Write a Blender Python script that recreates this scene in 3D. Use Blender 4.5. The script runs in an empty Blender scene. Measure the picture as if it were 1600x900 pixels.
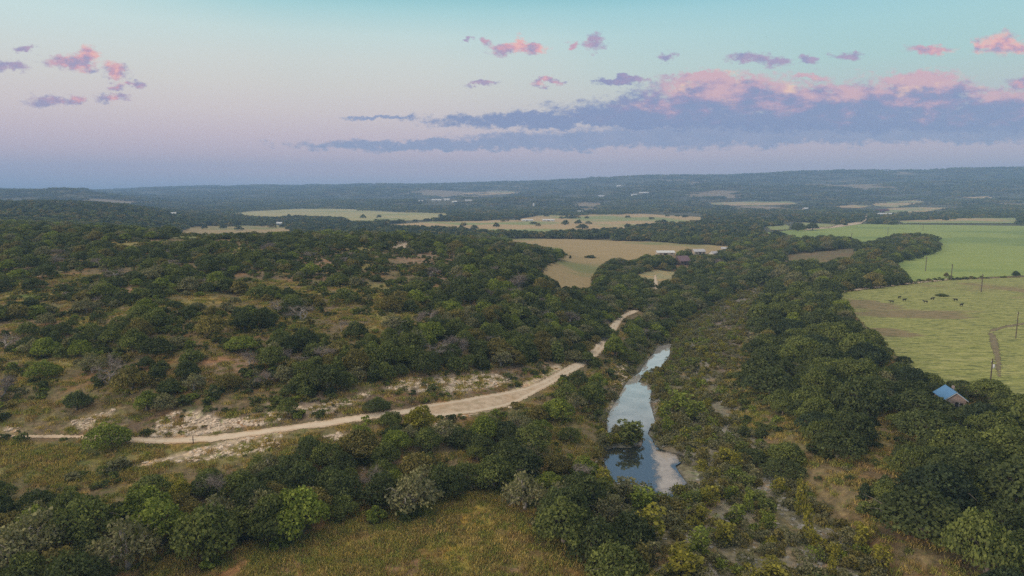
import bpy, bmesh, math, random
import numpy as np
from mathutils import Vector, geometry

SC = bpy.context.scene
COL = SC.collection
PI = math.pi
RS = np.random.RandomState(7)
R = random.Random(11)

# ------------------------------------------------------------------ camera
ZC = 53.0; F = 1080.0; PITCH = math.radians(7.9)
CP, SP = math.cos(PITCH), math.sin(PITCH)
cam = bpy.data.objects.new('camera', bpy.data.cameras.new('camera'))
COL.objects.link(cam)
cam.location = (0, 0, ZC); cam.rotation_euler = (math.radians(90) - PITCH, 0, 0)
cam.data.sensor_width = 36; cam.data.lens = F / 1600 * 36
cam.data.clip_start = 1; cam.data.clip_end = 40000
SC.camera = cam

def project(x, y, z):
    d = y * CP + (ZC - z) * SP
    d = np.maximum(d, 1e-3)
    return 800 + F * x / d, 450 + F * (-y * SP + (ZC - z) * CP) / d

def ratio(py):
    t = (py - 450) / F
    return (SP + CP * t) / (CP - SP * t)

def on_plane(px, py, z):
    t = (py - 450) / F
    r = (ZC - z) / (SP + CP * t)
    return (px - 800) / F * r, (CP - SP * t) * r

# ------------------------------------------------------------------ noise helpers
def vnoise(x, y, seed=0):
    x = np.asarray(x, float); y = np.asarray(y, float)
    xi = np.floor(x).astype(np.int64); yi = np.floor(y).astype(np.int64)
    xf = x - xi; yf = y - yi
    xf = xf * xf * (3 - 2 * xf); yf = yf * yf * (3 - 2 * yf)
    def hsh(a, b):
        n = (a * 374761393 + b * 668265263 + seed * 974711) & 0x7fffffff
        n = ((n ^ (n >> 13)) * 1274126177) & 0x7fffffff
        return ((n ^ (n >> 16)) & 0xffff) / 65535.0
    a = hsh(xi, yi); b = hsh(xi + 1, yi); c = hsh(xi, yi + 1); d = hsh(xi + 1, yi + 1)
    return a + (b - a) * xf + (c - a) * yf + (a - b - c + d) * xf * yf
def fbm(x, y, seed=0, o=4):
    s = 0; a = .5; t = 0
    for k in range(o):
        s = s + a * vnoise(x * 2 ** k, y * 2 ** k, seed + k * 17); t += a; a *= .5
    return s / t
def smooth(e0, e1, v):
    t = np.clip((v - e0) / (e1 - e0), 0, 1)
    return t * t * (3 - 2 * t)
def inpoly(px, py, poly):
    px = np.asarray(px, float); py = np.asarray(py, float)
    c = np.zeros(px.shape, bool); n = len(poly)
    for i in range(n):
        x1, y1 = poly[i]; x2, y2 = poly[i - 1]
        if y1 == y2: continue
        c ^= ((y1 > py) != (y2 > py)) & (px < (x2 - x1) * (py - y1) / (y2 - y1) + x1)
    return c
def sdist(px, py, poly):
    """signed distance, positive inside"""
    d = np.full(np.shape(px), 1e9)
    for i in range(len(poly)):
        x1, y1 = poly[i]; x2, y2 = poly[i - 1]
        dx, dy = x2 - x1, y2 - y1
        t = np.clip(((px - x1) * dx + (py - y1) * dy) / (dx * dx + dy * dy + 1e-9), 0, 1)
        d = np.minimum(d, np.hypot(px - x1 - t * dx, py - y1 - t * dy))
    return np.where(inpoly(px, py, poly), d, -d)

# ------------------------------------------------------------------ layout, traced on the ground of the photograph
WATER = [(1050,537),(1046,545),(1047,552),(1041,563),(1033,573),(1015,582),(1002,590),(997,597),(1010,601),(1018,608),(1016,630),(1021,650),(1026,664),
         (1014,672),(1012,678),(1020,688),(1030,701),(1068,712),(1065,722),(1055,728),(1062,740),(1073,755),(1060,765),(1052,775),(1040,779),(1022,770),
         (1008,769),(985,765),(965,757),(955,745),(945,725),(943,704),(960,699),(985,700),(1005,692),(1003,680),(1000,672),(962,674),(950,676),(947,663),(950,650),(956,637),
         (967,619),(975,605),(983,593),(990,588),(1000,582),(1008,568),(1020,553),(1029,541)]
CLOUD_REFLECTION = [(1007,684),(1020,690),(1030,701),(1068,712),(1065,722),(1055,728),(1062,740),(1073,755),(1060,765),(1052,775),(1040,779),(1022,770),(1018,768),(1019,745),(1018,722),(1012,700)]  # outline of the cloud reflection painted on the lower pool
BED = [(930,960),(1000,830),(940,770),(935,700),(942,650),(960,605),(985,575),(1010,545),(1040,515),(1080,490),(1150,455),(1215,440),(1200,475),(1170,500),(1165,560),(1132,600),(1150,650),(1185,690),(1225,740),(1290,800),(1340,850),(1440,960)]
WZ = -5.0
water_w = [on_plane(a, b, WZ) for a, b in WATER]
bed_w = [on_plane(a, b, -4.6) for a, b in BED]

# ------------------------------------------------------------------ terrain heights
YK = [60,100,125,141,158,175,200,235,280,330,380,430,500,600,800,1100,1400,2000,2600,3500,5000,7000,12600]
T = {
-.95:[-3,-2,-.5,2,7,11,15,19.5,23.5,27,29.5,31,29,24,26,38,38,28,58,64,64,70,70],
-.74:[-3,-2,-.5,2,7,11,15,19.5,23.5,27,29.5,30,27,20,22,33,32,12,58,52,60,64,60],
-.62:[-3,-2,-.5,2,7,11,15,19.5,23.5,27,29.5,29,25,17,18,32,30,10,60,50,58,62,60],
-.55:[-3,-2,-.5,2,8.3,13,16.9,20.4,24,27.2,29,28,23,12,12,26,24,5,30,30,64,70,60],
-.46:[-3,-2,-.3,2,7.5,12,16,19.5,23,26.2,28,27,20,6,2,4,2,0,5,15,80,80,70],
-.37:[-3,-2,0,2.2,6.5,10,14,18,22,25,27,27,20,5,0,0,0,0,8,20,88,90,80],
-.185:[-2.5,-2,-1.5,1.2,5,8,11,14,17.5,20.5,23.5,25.2,20,6,0,0,0,0,6,20,113,110,90],
0:[-2.5,-2.5,-2.2,-1.5,-.5,1.3,4.8,8,11,12.5,13.8,14.8,13.5,3,0,0,0,0,5,25,124,120,100],
.1:[-3,-3,-3,-3,-2.5,-1,.3,1.5,3,2.8,1.2,0,0,0,0,0,0,0,8,40,140,135,110],
.185:[-4.5,-4.6,-4.6,-4.6,-4.5,-4.5,-4,-2.5,-1,-1,-1,-1,-.5,0,0,0,0,0,10,60,164,160,120],
.3:[-4.5,-4.5,-4.5,-4.5,-4.5,-4.5,-4.4,-4.3,-4,-4,-4,-3.6,-2.5,-1,0,0,0,0,12,70,168,165,130],
.37:[-4.2,-4.2,-4,-3.8,-3.4,-3,-2.4,-1.8,-1.5,-2,-2.6,-3,-2,-1,0,0,0,0,15,60,178,175,140],
.45:[-3.2,-3.2,-3,-2.8,-2.4,-2,-1.4,-.8,-.2,0,0,-.5,-1,0,0,0,0,1,18,70,186,180,150],
.55:[-2,-2,-1.8,-1.5,-1,-.5,0,0,0,0,0,0,0,0,0,0,0,2,22,80,196,190,160],
.74:[-1,-1,-.5,0,0,0,0,0,0,0,0,0,0,0,0,0,2,8,32,90,224,220,180],
.95:[-1,-1,-.5,0,0,0,0,0,0,0,0,0,0,0,0,2,6,14,45,110,240,240,190]}
SK = sorted(T); TAB = np.array([T[s] for s in SK], float)
NS, NL = 260, 420
fs = np.linspace(-.95, .95, NS); fl = np.linspace(math.log(60), math.log(12600), NL)
tmp = np.array([np.interp(fl, np.log(YK), row) for row in TAB])
G = np.array([np.interp(fs, SK, tmp[:, j]) for j in range(NL)]).T
def blur(a, n, ax):
    for _ in range(n):
        p = np.pad(a, [(1, 1) if k == ax else (0, 0) for k in (0, 1)], mode='edge')
        a = (p[:-2] + 2 * p[1:-1] + p[2:]) / 4 if ax == 0 else (p[:, :-2] + 2 * p[:, 1:-1] + p[:, 2:]) / 4
    return a
G = blur(blur(G, 14, 0), 9, 1)
def height(x, y):
    x = np.asarray(x, float); y = np.asarray(y, float)
    yy = np.clip(y, 60, 12599)
    u = (np.clip(x / yy, -.949, .949) + .95) / 1.9 * (NS - 1)
    v = (np.log(yy) - fl[0]) / (fl[-1] - fl[0]) * (NL - 1)
    i = np.clip(u.astype(int), 0, NS - 2); j = np.clip(v.astype(int), 0, NL - 2)
    a = u - i; b = v - j
    z = G[i, j] * (1 - a) * (1 - b) + G[i + 1, j] * a * (1 - b) + G[i, j + 1] * (1 - a) * b + G[i + 1, j + 1] * a * b
    hilly = smooth(1.5, 8, z)
    z = z + (fbm(x / 22, y / 22, 3) - .5) * (.5 + 1.8 * hilly)
    far = smooth(1700, 4200, y)
    z = z + (fbm(x / 700 + 3, y / 900, 9) - .5) * 44 * far + (fbm(x / 160, y / 200, 5) - .5) * 18 * far
    mid = smooth(1900, 2900, y) * (1 - smooth(4300, 4900, y))
    z = z + (vnoise(x / 900 + 7, y / 420 + 2, 15) ** 2) * 42 * mid * smooth(-.35, -.15, x / np.maximum(yy, 1))
    az_ = x / np.maximum(yy, 1)
    z = z + 9 * np.exp(-((az_ + .635) / .022) ** 2) * np.exp(-((y - 2600) / 260) ** 2)
    near = (y < 520) & (y > 40) & (x > -25) & (x < 190) & (x < .5 * y + 25)
    if np.any(near):
        xn, yn = x[near] if x.ndim else x, y[near] if y.ndim else y
        zn = z[near] if z.ndim else z
        db = sdist(xn, yn, bed_w)
        k = smooth(-7, 2, db)
        zn = zn * (1 - k) + k * (-4.55 + (fbm(xn / 6, yn / 6, 8) - .5) * .7)
        dw = sdist(xn, yn, water_w)
        kw = smooth(-1.6, 1.2, dw)
        zn = zn * (1 - kw) + kw * (-5.9)
        if z.ndim: z[near] = zn
        else: z = zn
    return z
def hz(x, y): return float(height(np.array([x]), np.array([y]))[0])
def unproj(pts):
    """pixels -> ground points (marching the view ray down to the terrain)"""
    P = np.array(pts, float)
    t = (P[:, 1] - 450) / F
    dx = (P[:, 0] - 800) / F; dy = CP - SP * t; dz = -(SP + CP * t)
    ts = np.exp(np.linspace(math.log(70), math.log(12000), 700))
    dX, dY, dZ = dx[:, None], dy[:, None], dz[:, None]
    X = dX * ts; Y = dY * ts; Z = ZC + dZ * ts
    below = (Z < height(X.ravel(), Y.ravel()).reshape(X.shape)) 
    k = np.where(below.any(1), below.argmax(1), len(ts) - 1)
    lo = ts[np.maximum(k - 1, 0)]; hi = ts[k]
    for _ in range(13):
        m = (lo + hi) / 2
        b = ZC + dz * m < height(dx * m, dy * m)
        hi = np.where(b, m, hi); lo = np.where(b, lo, m)
    return np.stack([dx * hi, dy * hi, height(dx * hi, dy * hi)], -1)

# ------------------------------------------------------------------ tags
def tag(o, label=None, cat=None, group=None, kind=None):
    if label: o['label'] = label
    if cat: o['category'] = cat
    if group: o['group'] = group
    if kind: o['kind'] = kind
    return o
def mesh_obj(name, verts, faces, mat=None, parent=None, smoothed=False, link=True):
    me = bpy.data.meshes.new(name)
    V = np.asarray(verts, np.float32).reshape(-1, 3)
    if isinstance(faces, np.ndarray):
        n, k = faces.shape
        me.vertices.add(len(V)); me.vertices.foreach_set('co', V.ravel())
        me.loops.add(n * k); me.loops.foreach_set('vertex_index', faces.astype(np.int32).ravel())
        me.polygons.add(n); me.polygons.foreach_set('loop_start', np.arange(0, n * k, k, dtype=np.int32))
        me.update(calc_edges=True)
    else:
        me.from_pydata([tuple(map(float, v)) for v in V], [], faces)
    if smoothed:
        me.polygons.foreach_set('use_smooth', [True] * len(me.polygons))
    if mat: me.materials.append(mat)
    o = bpy.data.objects.new(name, me)
    if link: COL.objects.link(o)
    if parent: o.parent = parent
    return o
def empty(name, loc=(0, 0, 0), rz=0):
    o = bpy.data.objects.new(name, None); COL.objects.link(o)
    o.location = loc; o.rotation_euler = (0, 0, rz); o.empty_display_size = .5
    return o

# ------------------------------------------------------------------ materials
def srgb(r, g, b):
    f = lambda c: (c / 255 / 12.92) if c / 255 <= .04045 else ((c / 255 + .055) / 1.055) ** 2.4
    return (f(r), f(g), f(b), 1)
class NT:
    def __init__(s, tree): s.t = tree; s.n = tree.nodes; s.l = tree.links
    def node(s, typ, **kw):
        n = s.n.new(typ)
        for k, v in kw.items(): setattr(n, k, v)
        return n
    def put(s, sock, v):
        if hasattr(v, 'is_output'): s.l.new(v, sock)
        else:
            try: sock.default_value = v
            except Exception: sock.default_value = tuple(v)[:3]
    def m(s, op, a, b=0, c=0, clamp=False):
        n = s.node('ShaderNodeMath', operation=op, use_clamp=clamp)
        s.put(n.inputs[0], a); s.put(n.inputs[1], b); s.put(n.inputs[2], c)
        return n.outputs[0]
    def vm(s, op, a, b=(0, 0, 0), out=0):
        n = s.node('ShaderNodeVectorMath', operation=op)
        s.put(n.inputs[0], a); s.put(n.inputs[1], b)
        return n.outputs[out]
    def noise(s, vec, scale, detail=4, rough=.55, dist=0, col=False):
        n = s.node('ShaderNodeTexNoise')
        if vec is not None: s.l.new(vec, n.inputs['Vector'])
        n.inputs['Scale'].default_value = scale; n.inputs['Detail'].default_value = detail
        n.inputs['Roughness'].default_value = rough; n.inputs['Distortion'].default_value = dist
        return n.outputs[1 if col else 0]
    def mix(s, f, a, b, blend='MIX'):
        n = s.node('ShaderNodeMix', data_type='RGBA', blend_type=blend)
        s.put(n.inputs[0], f); s.put(n.inputs[6], a); s.put(n.inputs[7], b)
        return n.outputs[2]
    def ramp(s, f, stops, interp='LINEAR'):
        n = s.node('ShaderNodeValToRGB'); s.put(n.inputs[0], f)
        e = n.color_ramp.elements; n.color_ramp.interpolation = interp
        while len(e) < len(stops): e.new(.5)
        for k, (p, c) in enumerate(stops):
            e[k].position = p; e[k].color = c if len(c) == 4 else (*c, 1)
        return n.outputs[0]
    def sstep(s, e0, e1, v):
        n = s.node('ShaderNodeMapRange', interpolation_type='SMOOTHSTEP')
        s.put(n.inputs[0], v); n.inputs[1].default_value = e0; n.inputs[2].default_value = e1
        return n.outputs[0]
def mat(name):
    m = bpy.data.materials.new(name); m.use_nodes = True
    t = NT(m.node_tree)
    b = t.n['Principled BSDF']; b.inputs['Roughness'].default_value = .9
    b.inputs['Specular IOR Level'].default_value = .15
    return m, t, b
def simple(name, col, rough=.8, spec=.2, var=.15, scale=3, metal=0):
    m, t, b = mat(name)
    pos = t.node('ShaderNodeNewGeometry').outputs['Position']
    n = t.noise(pos, scale, 4)
    c = t.mix(t.sstep(.3, .7, n), tuple(x * (1 - var) for x in col) + (1,), tuple(min(1, x * (1 + var)) for x in col) + (1,))
    t.put(b.inputs['Base Color'], c); b.inputs['Roughness'].default_value = rough
    b.inputs['Specular IOR Level'].default_value = spec; b.inputs['Metallic'].default_value = metal
    return m
def obj_coord(t, sc=(1, 1, 1)):
    pos = t.node('ShaderNodeNewGeometry').outputs['Position']
    return t.vm('MULTIPLY', pos, sc)

# ground: albedo from the zone attribute, broken up by procedural grass and soil noise
def ground_material():
    m, t, b = mat('ground_cover')
    at = t.node('ShaderNodeAttribute', attribute_name='gcol').outputs['Color']
    pos = obj_coord(t)
    n1 = t.noise(pos, .9, 6, .65); n2 = t.noise(pos, .12, 5, .6); n3 = t.noise(pos, .33, 5, .7, .6)
    fine = t.ramp(n1, [(.25, (.42, .42, .42)), (.5, (.95, .95, .95)), (.78, (1.75, 1.72, 1.6))])
    c = t.mix(1, at, fine, 'MULTIPLY')
    c = t.mix(t.sstep(.5, .66, n2), c, t.mix(1, c, (1.35, 1.05, .82, 1), 'MULTIPLY'))
    c = t.mix(t.m('MULTIPLY', t.sstep(.52, .66, n3), .75), c, t.mix(1, c, (.62, .85, .5, 1), 'MULTIPLY'))
    t.put(b.inputs['Base Color'], c)
    bm = t.node('ShaderNodeBump'); bm.inputs['Strength'].default_value = .8; bm.inputs['Distance'].default_value = .5
    t.put(bm.inputs['Height'], n1); t.l.new(bm.outputs[0], b.inputs['Normal'])
    return m
def field_material(name, base, streak, patch, ang, sc=(.25, 1.0, 1), patch_amt=(.5, .62), clump=0., wscale=.006, worn=()):
    m, t, b = mat(name)
    pos = t.node('ShaderNodeNewGeometry').outputs['Position']
    mp = t.node('ShaderNodeMapping'); t.l.new(pos, mp.inputs[0])
    mp.inputs['Rotation'].default_value = (0, 0, ang); mp.inputs['Scale'].default_value = sc
    n1 = t.noise(mp.outputs[0], .25, 5, .65, .4); n2 = t.noise(pos, wscale, 5, .55); n3 = t.noise(pos, .8, 4, .7)
    c = t.mix(t.sstep(.42, .66, n1), (*base, 1), (*streak, 1))
    c = t.mix(t.sstep(*patch_amt, n2), c, (*patch, 1))
    c = t.mix(1, c, t.ramp(n3, [(.3, (.66, .68, .66)), (.7, (1.34, 1.32, 1.26))]), 'MULTIPLY')
    for (wx, wy, rx, ry) in worn:
        q = t.vm('MULTIPLY', t.vm('SUBTRACT', pos, (wx, wy, 0)), (1 / rx, 1 / ry, 0))
        e = t.m('ADD', t.vm('LENGTH', q, out=1), t.m('MULTIPLY', t.m('SUBTRACT', t.noise(mp.outputs[0], .12, 5, .65), .5), 1.6))
        c = t.mix(t.m('SUBTRACT', .9, t.m('MULTIPLY', t.sstep(.7, 1.05, e), .9)), c, (.25, .18, .10, 1))
    if clump:
        n4 = t.noise(mp.outputs[0], .55, 4, .7)
        c = t.mix(t.m('MULTIPLY', t.sstep(.50, .62, n4), clump), c, (.06, .085, .03, 1))
    t.put(b.inputs['Base Color'], c)
    return m
def leaf_material(name, tones=None):
    m, t, b = mat(name)
    oi = t.node('ShaderNodeObjectInfo')
    lv = t.node('ShaderNodeAttribute', attribute_name='lv').outputs['Fac']
    if tones: base = t.ramp(oi.outputs['Random'], [(i / len(tones), c) for i, c in enumerate(tones)], 'CONSTANT')
    else: base = oi.outputs['Color']
    f = t.ramp(lv, [(0, (.55, .58, .56)), (.5, (1.38, 1.22, 1.02)), (1, (2.5, 2.15, 1.5))])
    c = t.mix(1, base, f, 'MULTIPLY')
    t.put(b.inputs['Base Color'], c)
    b.inputs['Roughness'].default_value = .75; b.inputs['Specular IOR Level'].default_value = .12
    tr = t.node('ShaderNodeBsdfTranslucent'); t.put(tr.inputs[0], t.mix(1, c, (1.1, 1.3, .6, 1), 'MULTIPLY'))
    mx = t.node('ShaderNodeMixShader'); mx.inputs[0].default_value = .22
    t.l.new(b.outputs[0], mx.inputs[1]); t.l.new(tr.outputs[0], mx.inputs[2])
    t.l.new(mx.outputs[0], t.n['Material Output'].inputs[0])
    return m
TONE = {'dark green': (.066, .088, .038, 1), 'mid green': (.102, .128, .044, 1), 'bright green': (.140, .180, .040, 1),
        'yellow-green': (.185, .185, .038, 1), 'grey-green': (.150, .155, .095, 1), 'olive': (.142, .132, .052, 1), 'blackish green': (.040, .060, .034, 1)}
M_leaf = leaf_material('leaves')
M_leaf_mix = leaf_material('mixed_leaves', [TONE[k] for k in ('dark green', 'mid green', 'dark green', 'olive', 'grey-green', 'dark green', 'mid green', 'bright green', 'dark green', 'mid green')])
M_leaf_far = leaf_material('far_leaves', [TONE[k] for k in ('dark green', 'dark green', 'mid green', 'olive', 'dark green', 'blackish green')])
M_leaf_bed = leaf_material('riverbed_leaves', [TONE[k] for k in ('olive', 'grey-green', 'yellow-green', 'grey-green', 'olive', 'grey-green', 'bright green')])
M_bark = simple('bark', (.17, .14, .115), var=.35, scale=4)
M_pale = simple('dead_wood', (.36, .31, .275), var=.3, scale=3)
M_twig = simple('dry_twigs', (.22, .175, .15), var=.3, scale=3)
M_rock = simple('limestone', (.60, .47, .36), var=.3, scale=1.5)
M_rockgrey = simple('river_stone', (.27, .25, .225), var=.35, scale=1.5)
M_ground = ground_material()
def road_material():
    m, t, b = mat('caliche_road')
    pos = obj_coord(t); n = t.noise(pos, .6, 6, .7); n2 = t.noise(pos, .12, 4, .6)
    c = t.ramp(n, [(.25, (.38, .27, .185)), (.5, (.56, .42, .30)), (.75, (.68, .54, .41))])
    c = t.mix(t.sstep(.5, .7, n2), c, (.52, .35, .22, 1))
    ed = t.node('ShaderNodeAttribute', attribute_name='ed').outputs['Fac']
    rut = t.m('SUBTRACT', 1, t.sstep(.15, .5, t.m('ABSOLUTE', t.m('SUBTRACT', ed, 1.15))))
    c = t.mix(t.m('MULTIPLY', rut, .55), c, (.72, .60, .47, 1))
    crown = t.m('MULTIPLY', t.sstep(1.6, 2.2, ed), t.sstep(.5, .6, t.noise(pos, .35, 5, .7)))
    c = t.mix(t.m('MULTIPLY', crown, .6), c, (.36, .27, .17, 1))
    t.put(b.inputs['Base Color'], c)
    bm = t.node('ShaderNodeBump'); bm.inputs['Strength'].default_value = .7; bm.inputs['Distance'].default_value = .15
    t.put(bm.inputs['Height'], n); t.l.new(bm.outputs[0], b.inputs['Normal']); return m
M_road = road_material()
def water_material():
    m, t, b = mat('pool_water')
    pos = obj_coord(t)
    gl = t.node('ShaderNodeBsdfGlossy'); gl.inputs['Roughness'].default_value = .04; gl.inputs['Color'].default_value = (1, .86, .84, 1)
    sy = t.node('ShaderNodeSeparateXYZ'); t.l.new(pos, sy.inputs[0])
    sky_refl = t.sstep(156, 172, t.m('ADD', sy.outputs[1], t.m('MULTIPLY', t.noise(pos, .2, 3), 6)))  # upper pool: pale sky reflection painted into the diffuse colour
    df = t.node('ShaderNodeBsdfDiffuse'); t.put(df.inputs[0], t.mix(sky_refl, (.04, .05, .05, 1), t.ramp(t.noise(pos, .3, 4), [(.3, (.38, .35, .33)), (.7, (.62, .58, .56))])))
    bm = t.node('ShaderNodeBump'); bm.inputs['Strength'].default_value = .05; bm.inputs['Distance'].default_value = .05
    t.put(bm.inputs['Height'], t.noise(t.vm('MULTIPLY', pos, (1, .35, 1)), 1.6, 3)); t.l.new(bm.outputs[0], gl.inputs['Normal'])
    mx = t.node('ShaderNodeMixShader')
    fr = t.node('ShaderNodeFresnel'); fr.inputs[0].default_value = 1.33
    t.put(mx.inputs[0], t.m('SUBTRACT', t.m('MULTIPLY_ADD', fr.outputs[0], 1.2, .45, clamp=True), t.m('MULTIPLY', sky_refl, .22)))
    t.l.new(df.outputs[0], mx.inputs[1]); t.l.new(gl.outputs[0], mx.inputs[2]); t.l.new(mx.outputs[0], t.n['Material Output'].inputs[0])
    return m
M_water = water_material()
def frayed(m, width, scale=.6):
    """ragged edge: the sheet thins out in patches near its outline (attribute 'ed' = metres from the edge)"""
    t = NT(m.node_tree); out = t.n['Material Output']; src = out.inputs[0].links[0].from_socket
    pos = t.node('ShaderNodeNewGeometry').outputs['Position']
    ed = t.node('ShaderNodeAttribute', attribute_name='ed').outputs['Fac']
    k = t.m('GREATER_THAN', t.m('DIVIDE', ed, width), t.m('SUBTRACT', t.m('MULTIPLY', t.noise(pos, scale, 5, .65), 2.2), .75))
    tr = t.node('ShaderNodeBsdfTransparent'); mx = t.node('ShaderNodeMixShader')
    t.l.new(k, mx.inputs[0]); t.l.new(tr.outputs[0], mx.inputs[1]); t.l.new(src, mx.inputs[2]); t.l.new(mx.outputs[0], out.inputs[0])
    return m
# ------------------------------------------------------------------ world: dusk sky
def build_world():
    w = bpy.data.worlds.new('World'); SC.world = w; w.use_nodes = True
    t = NT(w.node_tree); bg = t.n['Background']
    d = t.node('ShaderNodeTexCoord').outputs['Generated']
    sep = t.node('ShaderNodeSeparateXYZ'); t.l.new(d, sep.inputs[0]); X, Y, Z = sep.outputs
    rad = t.m('SQRT', t.m('ADD', t.m('MULTIPLY', X, X), t.m('MULTIPLY', Y, Y)))
    vv = t.m('DIVIDE', Z, t.m('MAXIMUM', rad, .001))            # tan(elevation)
    ya = t.m('MAXIMUM', t.m('ABSOLUTE', Y), .02)
    u = t.m('DIVIDE', X, ya); v = t.m('DIVIDE', Z, ya)
    az = t.m('ARCTAN2', X, Y)
    vr = t.m('MULTIPLY', t.m('ADD', vv, .03), 1 / .6)
    def st(lst): return [(min(1, max(0, (-ratio(py) + .03) / .6)), srgb(*c)) for py, c in lst]
    L = [(330,(110,135,165)),(300,(128,154,184)),(287,(168,174,200)),(268,(206,184,200)),(245,(218,190,200)),(215,(224,198,202)),(180,(228,210,205)),(140,(226,218,208)),(100,(221,223,214)),(60,(208,226,220)),(20,(176,217,217)),(-10,(142,202,207)),(-130,(82,118,140)),(-300,(88,120,146))]
    Rr = [(330,(112,135,162)),(300,(136,156,184)),(287,(172,174,198)),(262,(202,182,196)),(232,(206,184,196)),(190,(196,192,194)),(150,(190,204,198)),(110,(178,211,205)),(60,(170,212,212)),(20,(158,208,214)),(-10,(130,195,206)),(-130,(82,118,140)),(-300,(88,120,146))]
    c = t.mix(t.sstep(-.35, .6, t.m('ADD', az, t.m('MULTIPLY', t.m('SUBTRACT', t.noise(d, 3, 2), .5), .4))), t.ramp(vr, st(L)), t.ramp(vr, st(Rr)))
    c = t.mix(t.m('MULTIPLY', t.sstep(-.3, -.62, az), t.m('MULTIPLY', t.sstep(.12, .24, vv), .55)), c, srgb(214, 234, 230))
    # high sky that lights the land
    c = t.mix(t.sstep(.75, 1.6, vv), c, (1.62, 1.46, 1.20, 1))
    # --- clouds in world directions
    uv = t.node('ShaderNodeCombineXYZ'); t.put(uv.inputs[0], u); t.put(uv.inputs[1], v)
    n_w = t.noise(t.vm('MULTIPLY', uv.outputs[0], (1, 1.8, 1)), 18, 6, .62, 0, True)
    n_s = t.noise(t.vm('MULTIPLY', uv.outputs[0], (1, 1.7, 1)), 55, 5, .62, 0, True)
    warp = t.vm('ADD', t.vm('MULTIPLY', t.vm('SUBTRACT', n_w, (.5, .5, .5)), (.06, .03, 0)), t.vm('MULTIPLY', t.vm('SUBTRACT', n_s, (.5, .5, .5)), (.03, .022, 0)))
    p = t.vm('ADD', uv.outputs[0], warp)
    pu = t.vm('MULTIPLY', p, (1, 1, 0))
    def blobs(lst):
        acc = None
        for (cx, cy, rx, ry) in lst:
            cv = -ratio(cy)
            q = t.vm('MULTIPLY', t.vm('SUBTRACT', pu, ((cx - 800) / F, cv, 0)), (F / rx, F / ry, 0))
            l = t.vm('LENGTH', q, out=1)
            acc = l if acc is None else t.m('SMOOTH_MIN', acc, l, .25)
        return acc
    bank = blobs([(880,187,215,11),(1010,174,150,22),(1130,152,150,36),(1100,122,75,10),(1290,163,150,36),(1420,155,110,38),(1420,130,60,17),(1560,170,140,32),(1800,166,260,38),(1000,187,330,12),(1350,188,420,18),(1600,150,40,12),(960,126,38,7),(1250,118,30,7)])
    low = blobs([(700,226,230,9),(930,218,210,14),(1150,209,280,17),(1450,206,330,16),(1800,200,300,14),(600,184,46,3)])
    small = blobs([(132,97,46,13),(160,92,18,17),(202,110,21,15),(66,77,15,7),(38,104,34,11),(96,160,32,9),(132,156,20,9),(190,152,24,8),(228,132,12,9),(3,131,18,11),(200,135,18,7),
        (800,76,40,10),(812,70,13,14),(836,78,18,9),(925,66,17,14),(733,62,9,5),(768,64,12,6),(888,70,14,7),(752,131,30,5),(852,127,32,5),(1032,90,15,7),(1160,90,44,9),(1195,97,28,11),(1250,97,18,7),(1305,88,28,7),(1432,79,42,9),(1540,66,34,20),(1570,74,34,12),(1512,72,16,12),(1590,128,50,12),(980,125,30,5)])
    big_n = t.noise(t.vm('MULTIPLY', uv.outputs[0], (1, 2.0, 1)), 26, 7, .65)
    fin = t.noise(t.vm('MULTIPLY', uv.outputs[0], (1, 1.6, 1)), 110, 4, .6)
    add = t.m('ADD', t.m('MULTIPLY', t.m('SUBTRACT', big_n, .5), 1.1), t.m('MULTIPLY', t.m('SUBTRACT', fin, .5), .95))
    def cov(l, e0=.62, e1=1.12): return t.m('SUBTRACT', 1, t.sstep(e0, e1, t.m('ADD', l, add)))
    c_bank = t.m('MULTIPLY', cov(bank, .62, 1.22), .95); c_low = t.m('MULTIPLY', cov(low, .65, 1.3), .9); c_small = t.m('MULTIPLY', cov(small, .38, 1.15), .92)
    front = t.sstep(.05, .3, Y)
    # cloud colours: blue-violet bases, pink lit tops
    puff = t.noise(t.vm('ADD', t.vm('MULTIPLY', uv.outputs[0], (1, 2.2, 1)), (.012, -.03, 0)), 24, 6, .6)
    hgt = t.m('ADD', t.m('MULTIPLY', t.m('SUBTRACT', v, -ratio(177)), 16), t.m('MULTIPLY', t.m('SUBTRACT', puff, .5), 2.6))
    right = t.sstep(.12, .26, t.m('ADD', u, t.m('MULTIPLY', t.m('SUBTRACT', puff, .5), .15)))
    lit = t.m('MULTIPLY', t.sstep(-.15, .85, hgt), t.m('MULTIPLY_ADD', right, .85, .15))
    col_b = t.ramp(lit, [(0, srgb(126,137,180)), (.35, srgb(152,140,180)), (.7, srgb(194,158,182)), (1, srgb(222,174,182))])
    hot = t.m('MULTIPLY', t.sstep(.54, .72, t.noise(t.vm('MULTIPLY', uv.outputs[0], (1, 1.5, 1)), 30, 5, .6)), t.m('POWER', lit, 1.5))
    col_b = t.mix(hot, col_b, srgb(252, 205, 178))
    col_l = t.ramp(puff, [(.35, srgb(132,144,184)), (.65, srgb(148,153,188))])
    warm = t.m('MAXIMUM', t.m('SUBTRACT', 1, t.m('ABSOLUTE', t.m('DIVIDE', t.m('SUBTRACT', u, -.58), .1))), t.m('SUBTRACT', 1, t.m('ABSOLUTE', t.m('DIVIDE', t.m('SUBTRACT', u, .03), .09))))
    warm = t.m('MAXIMUM', t.m('MULTIPLY', warm, 1.4, clamp=True), t.sstep(.5, .62, u))
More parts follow.
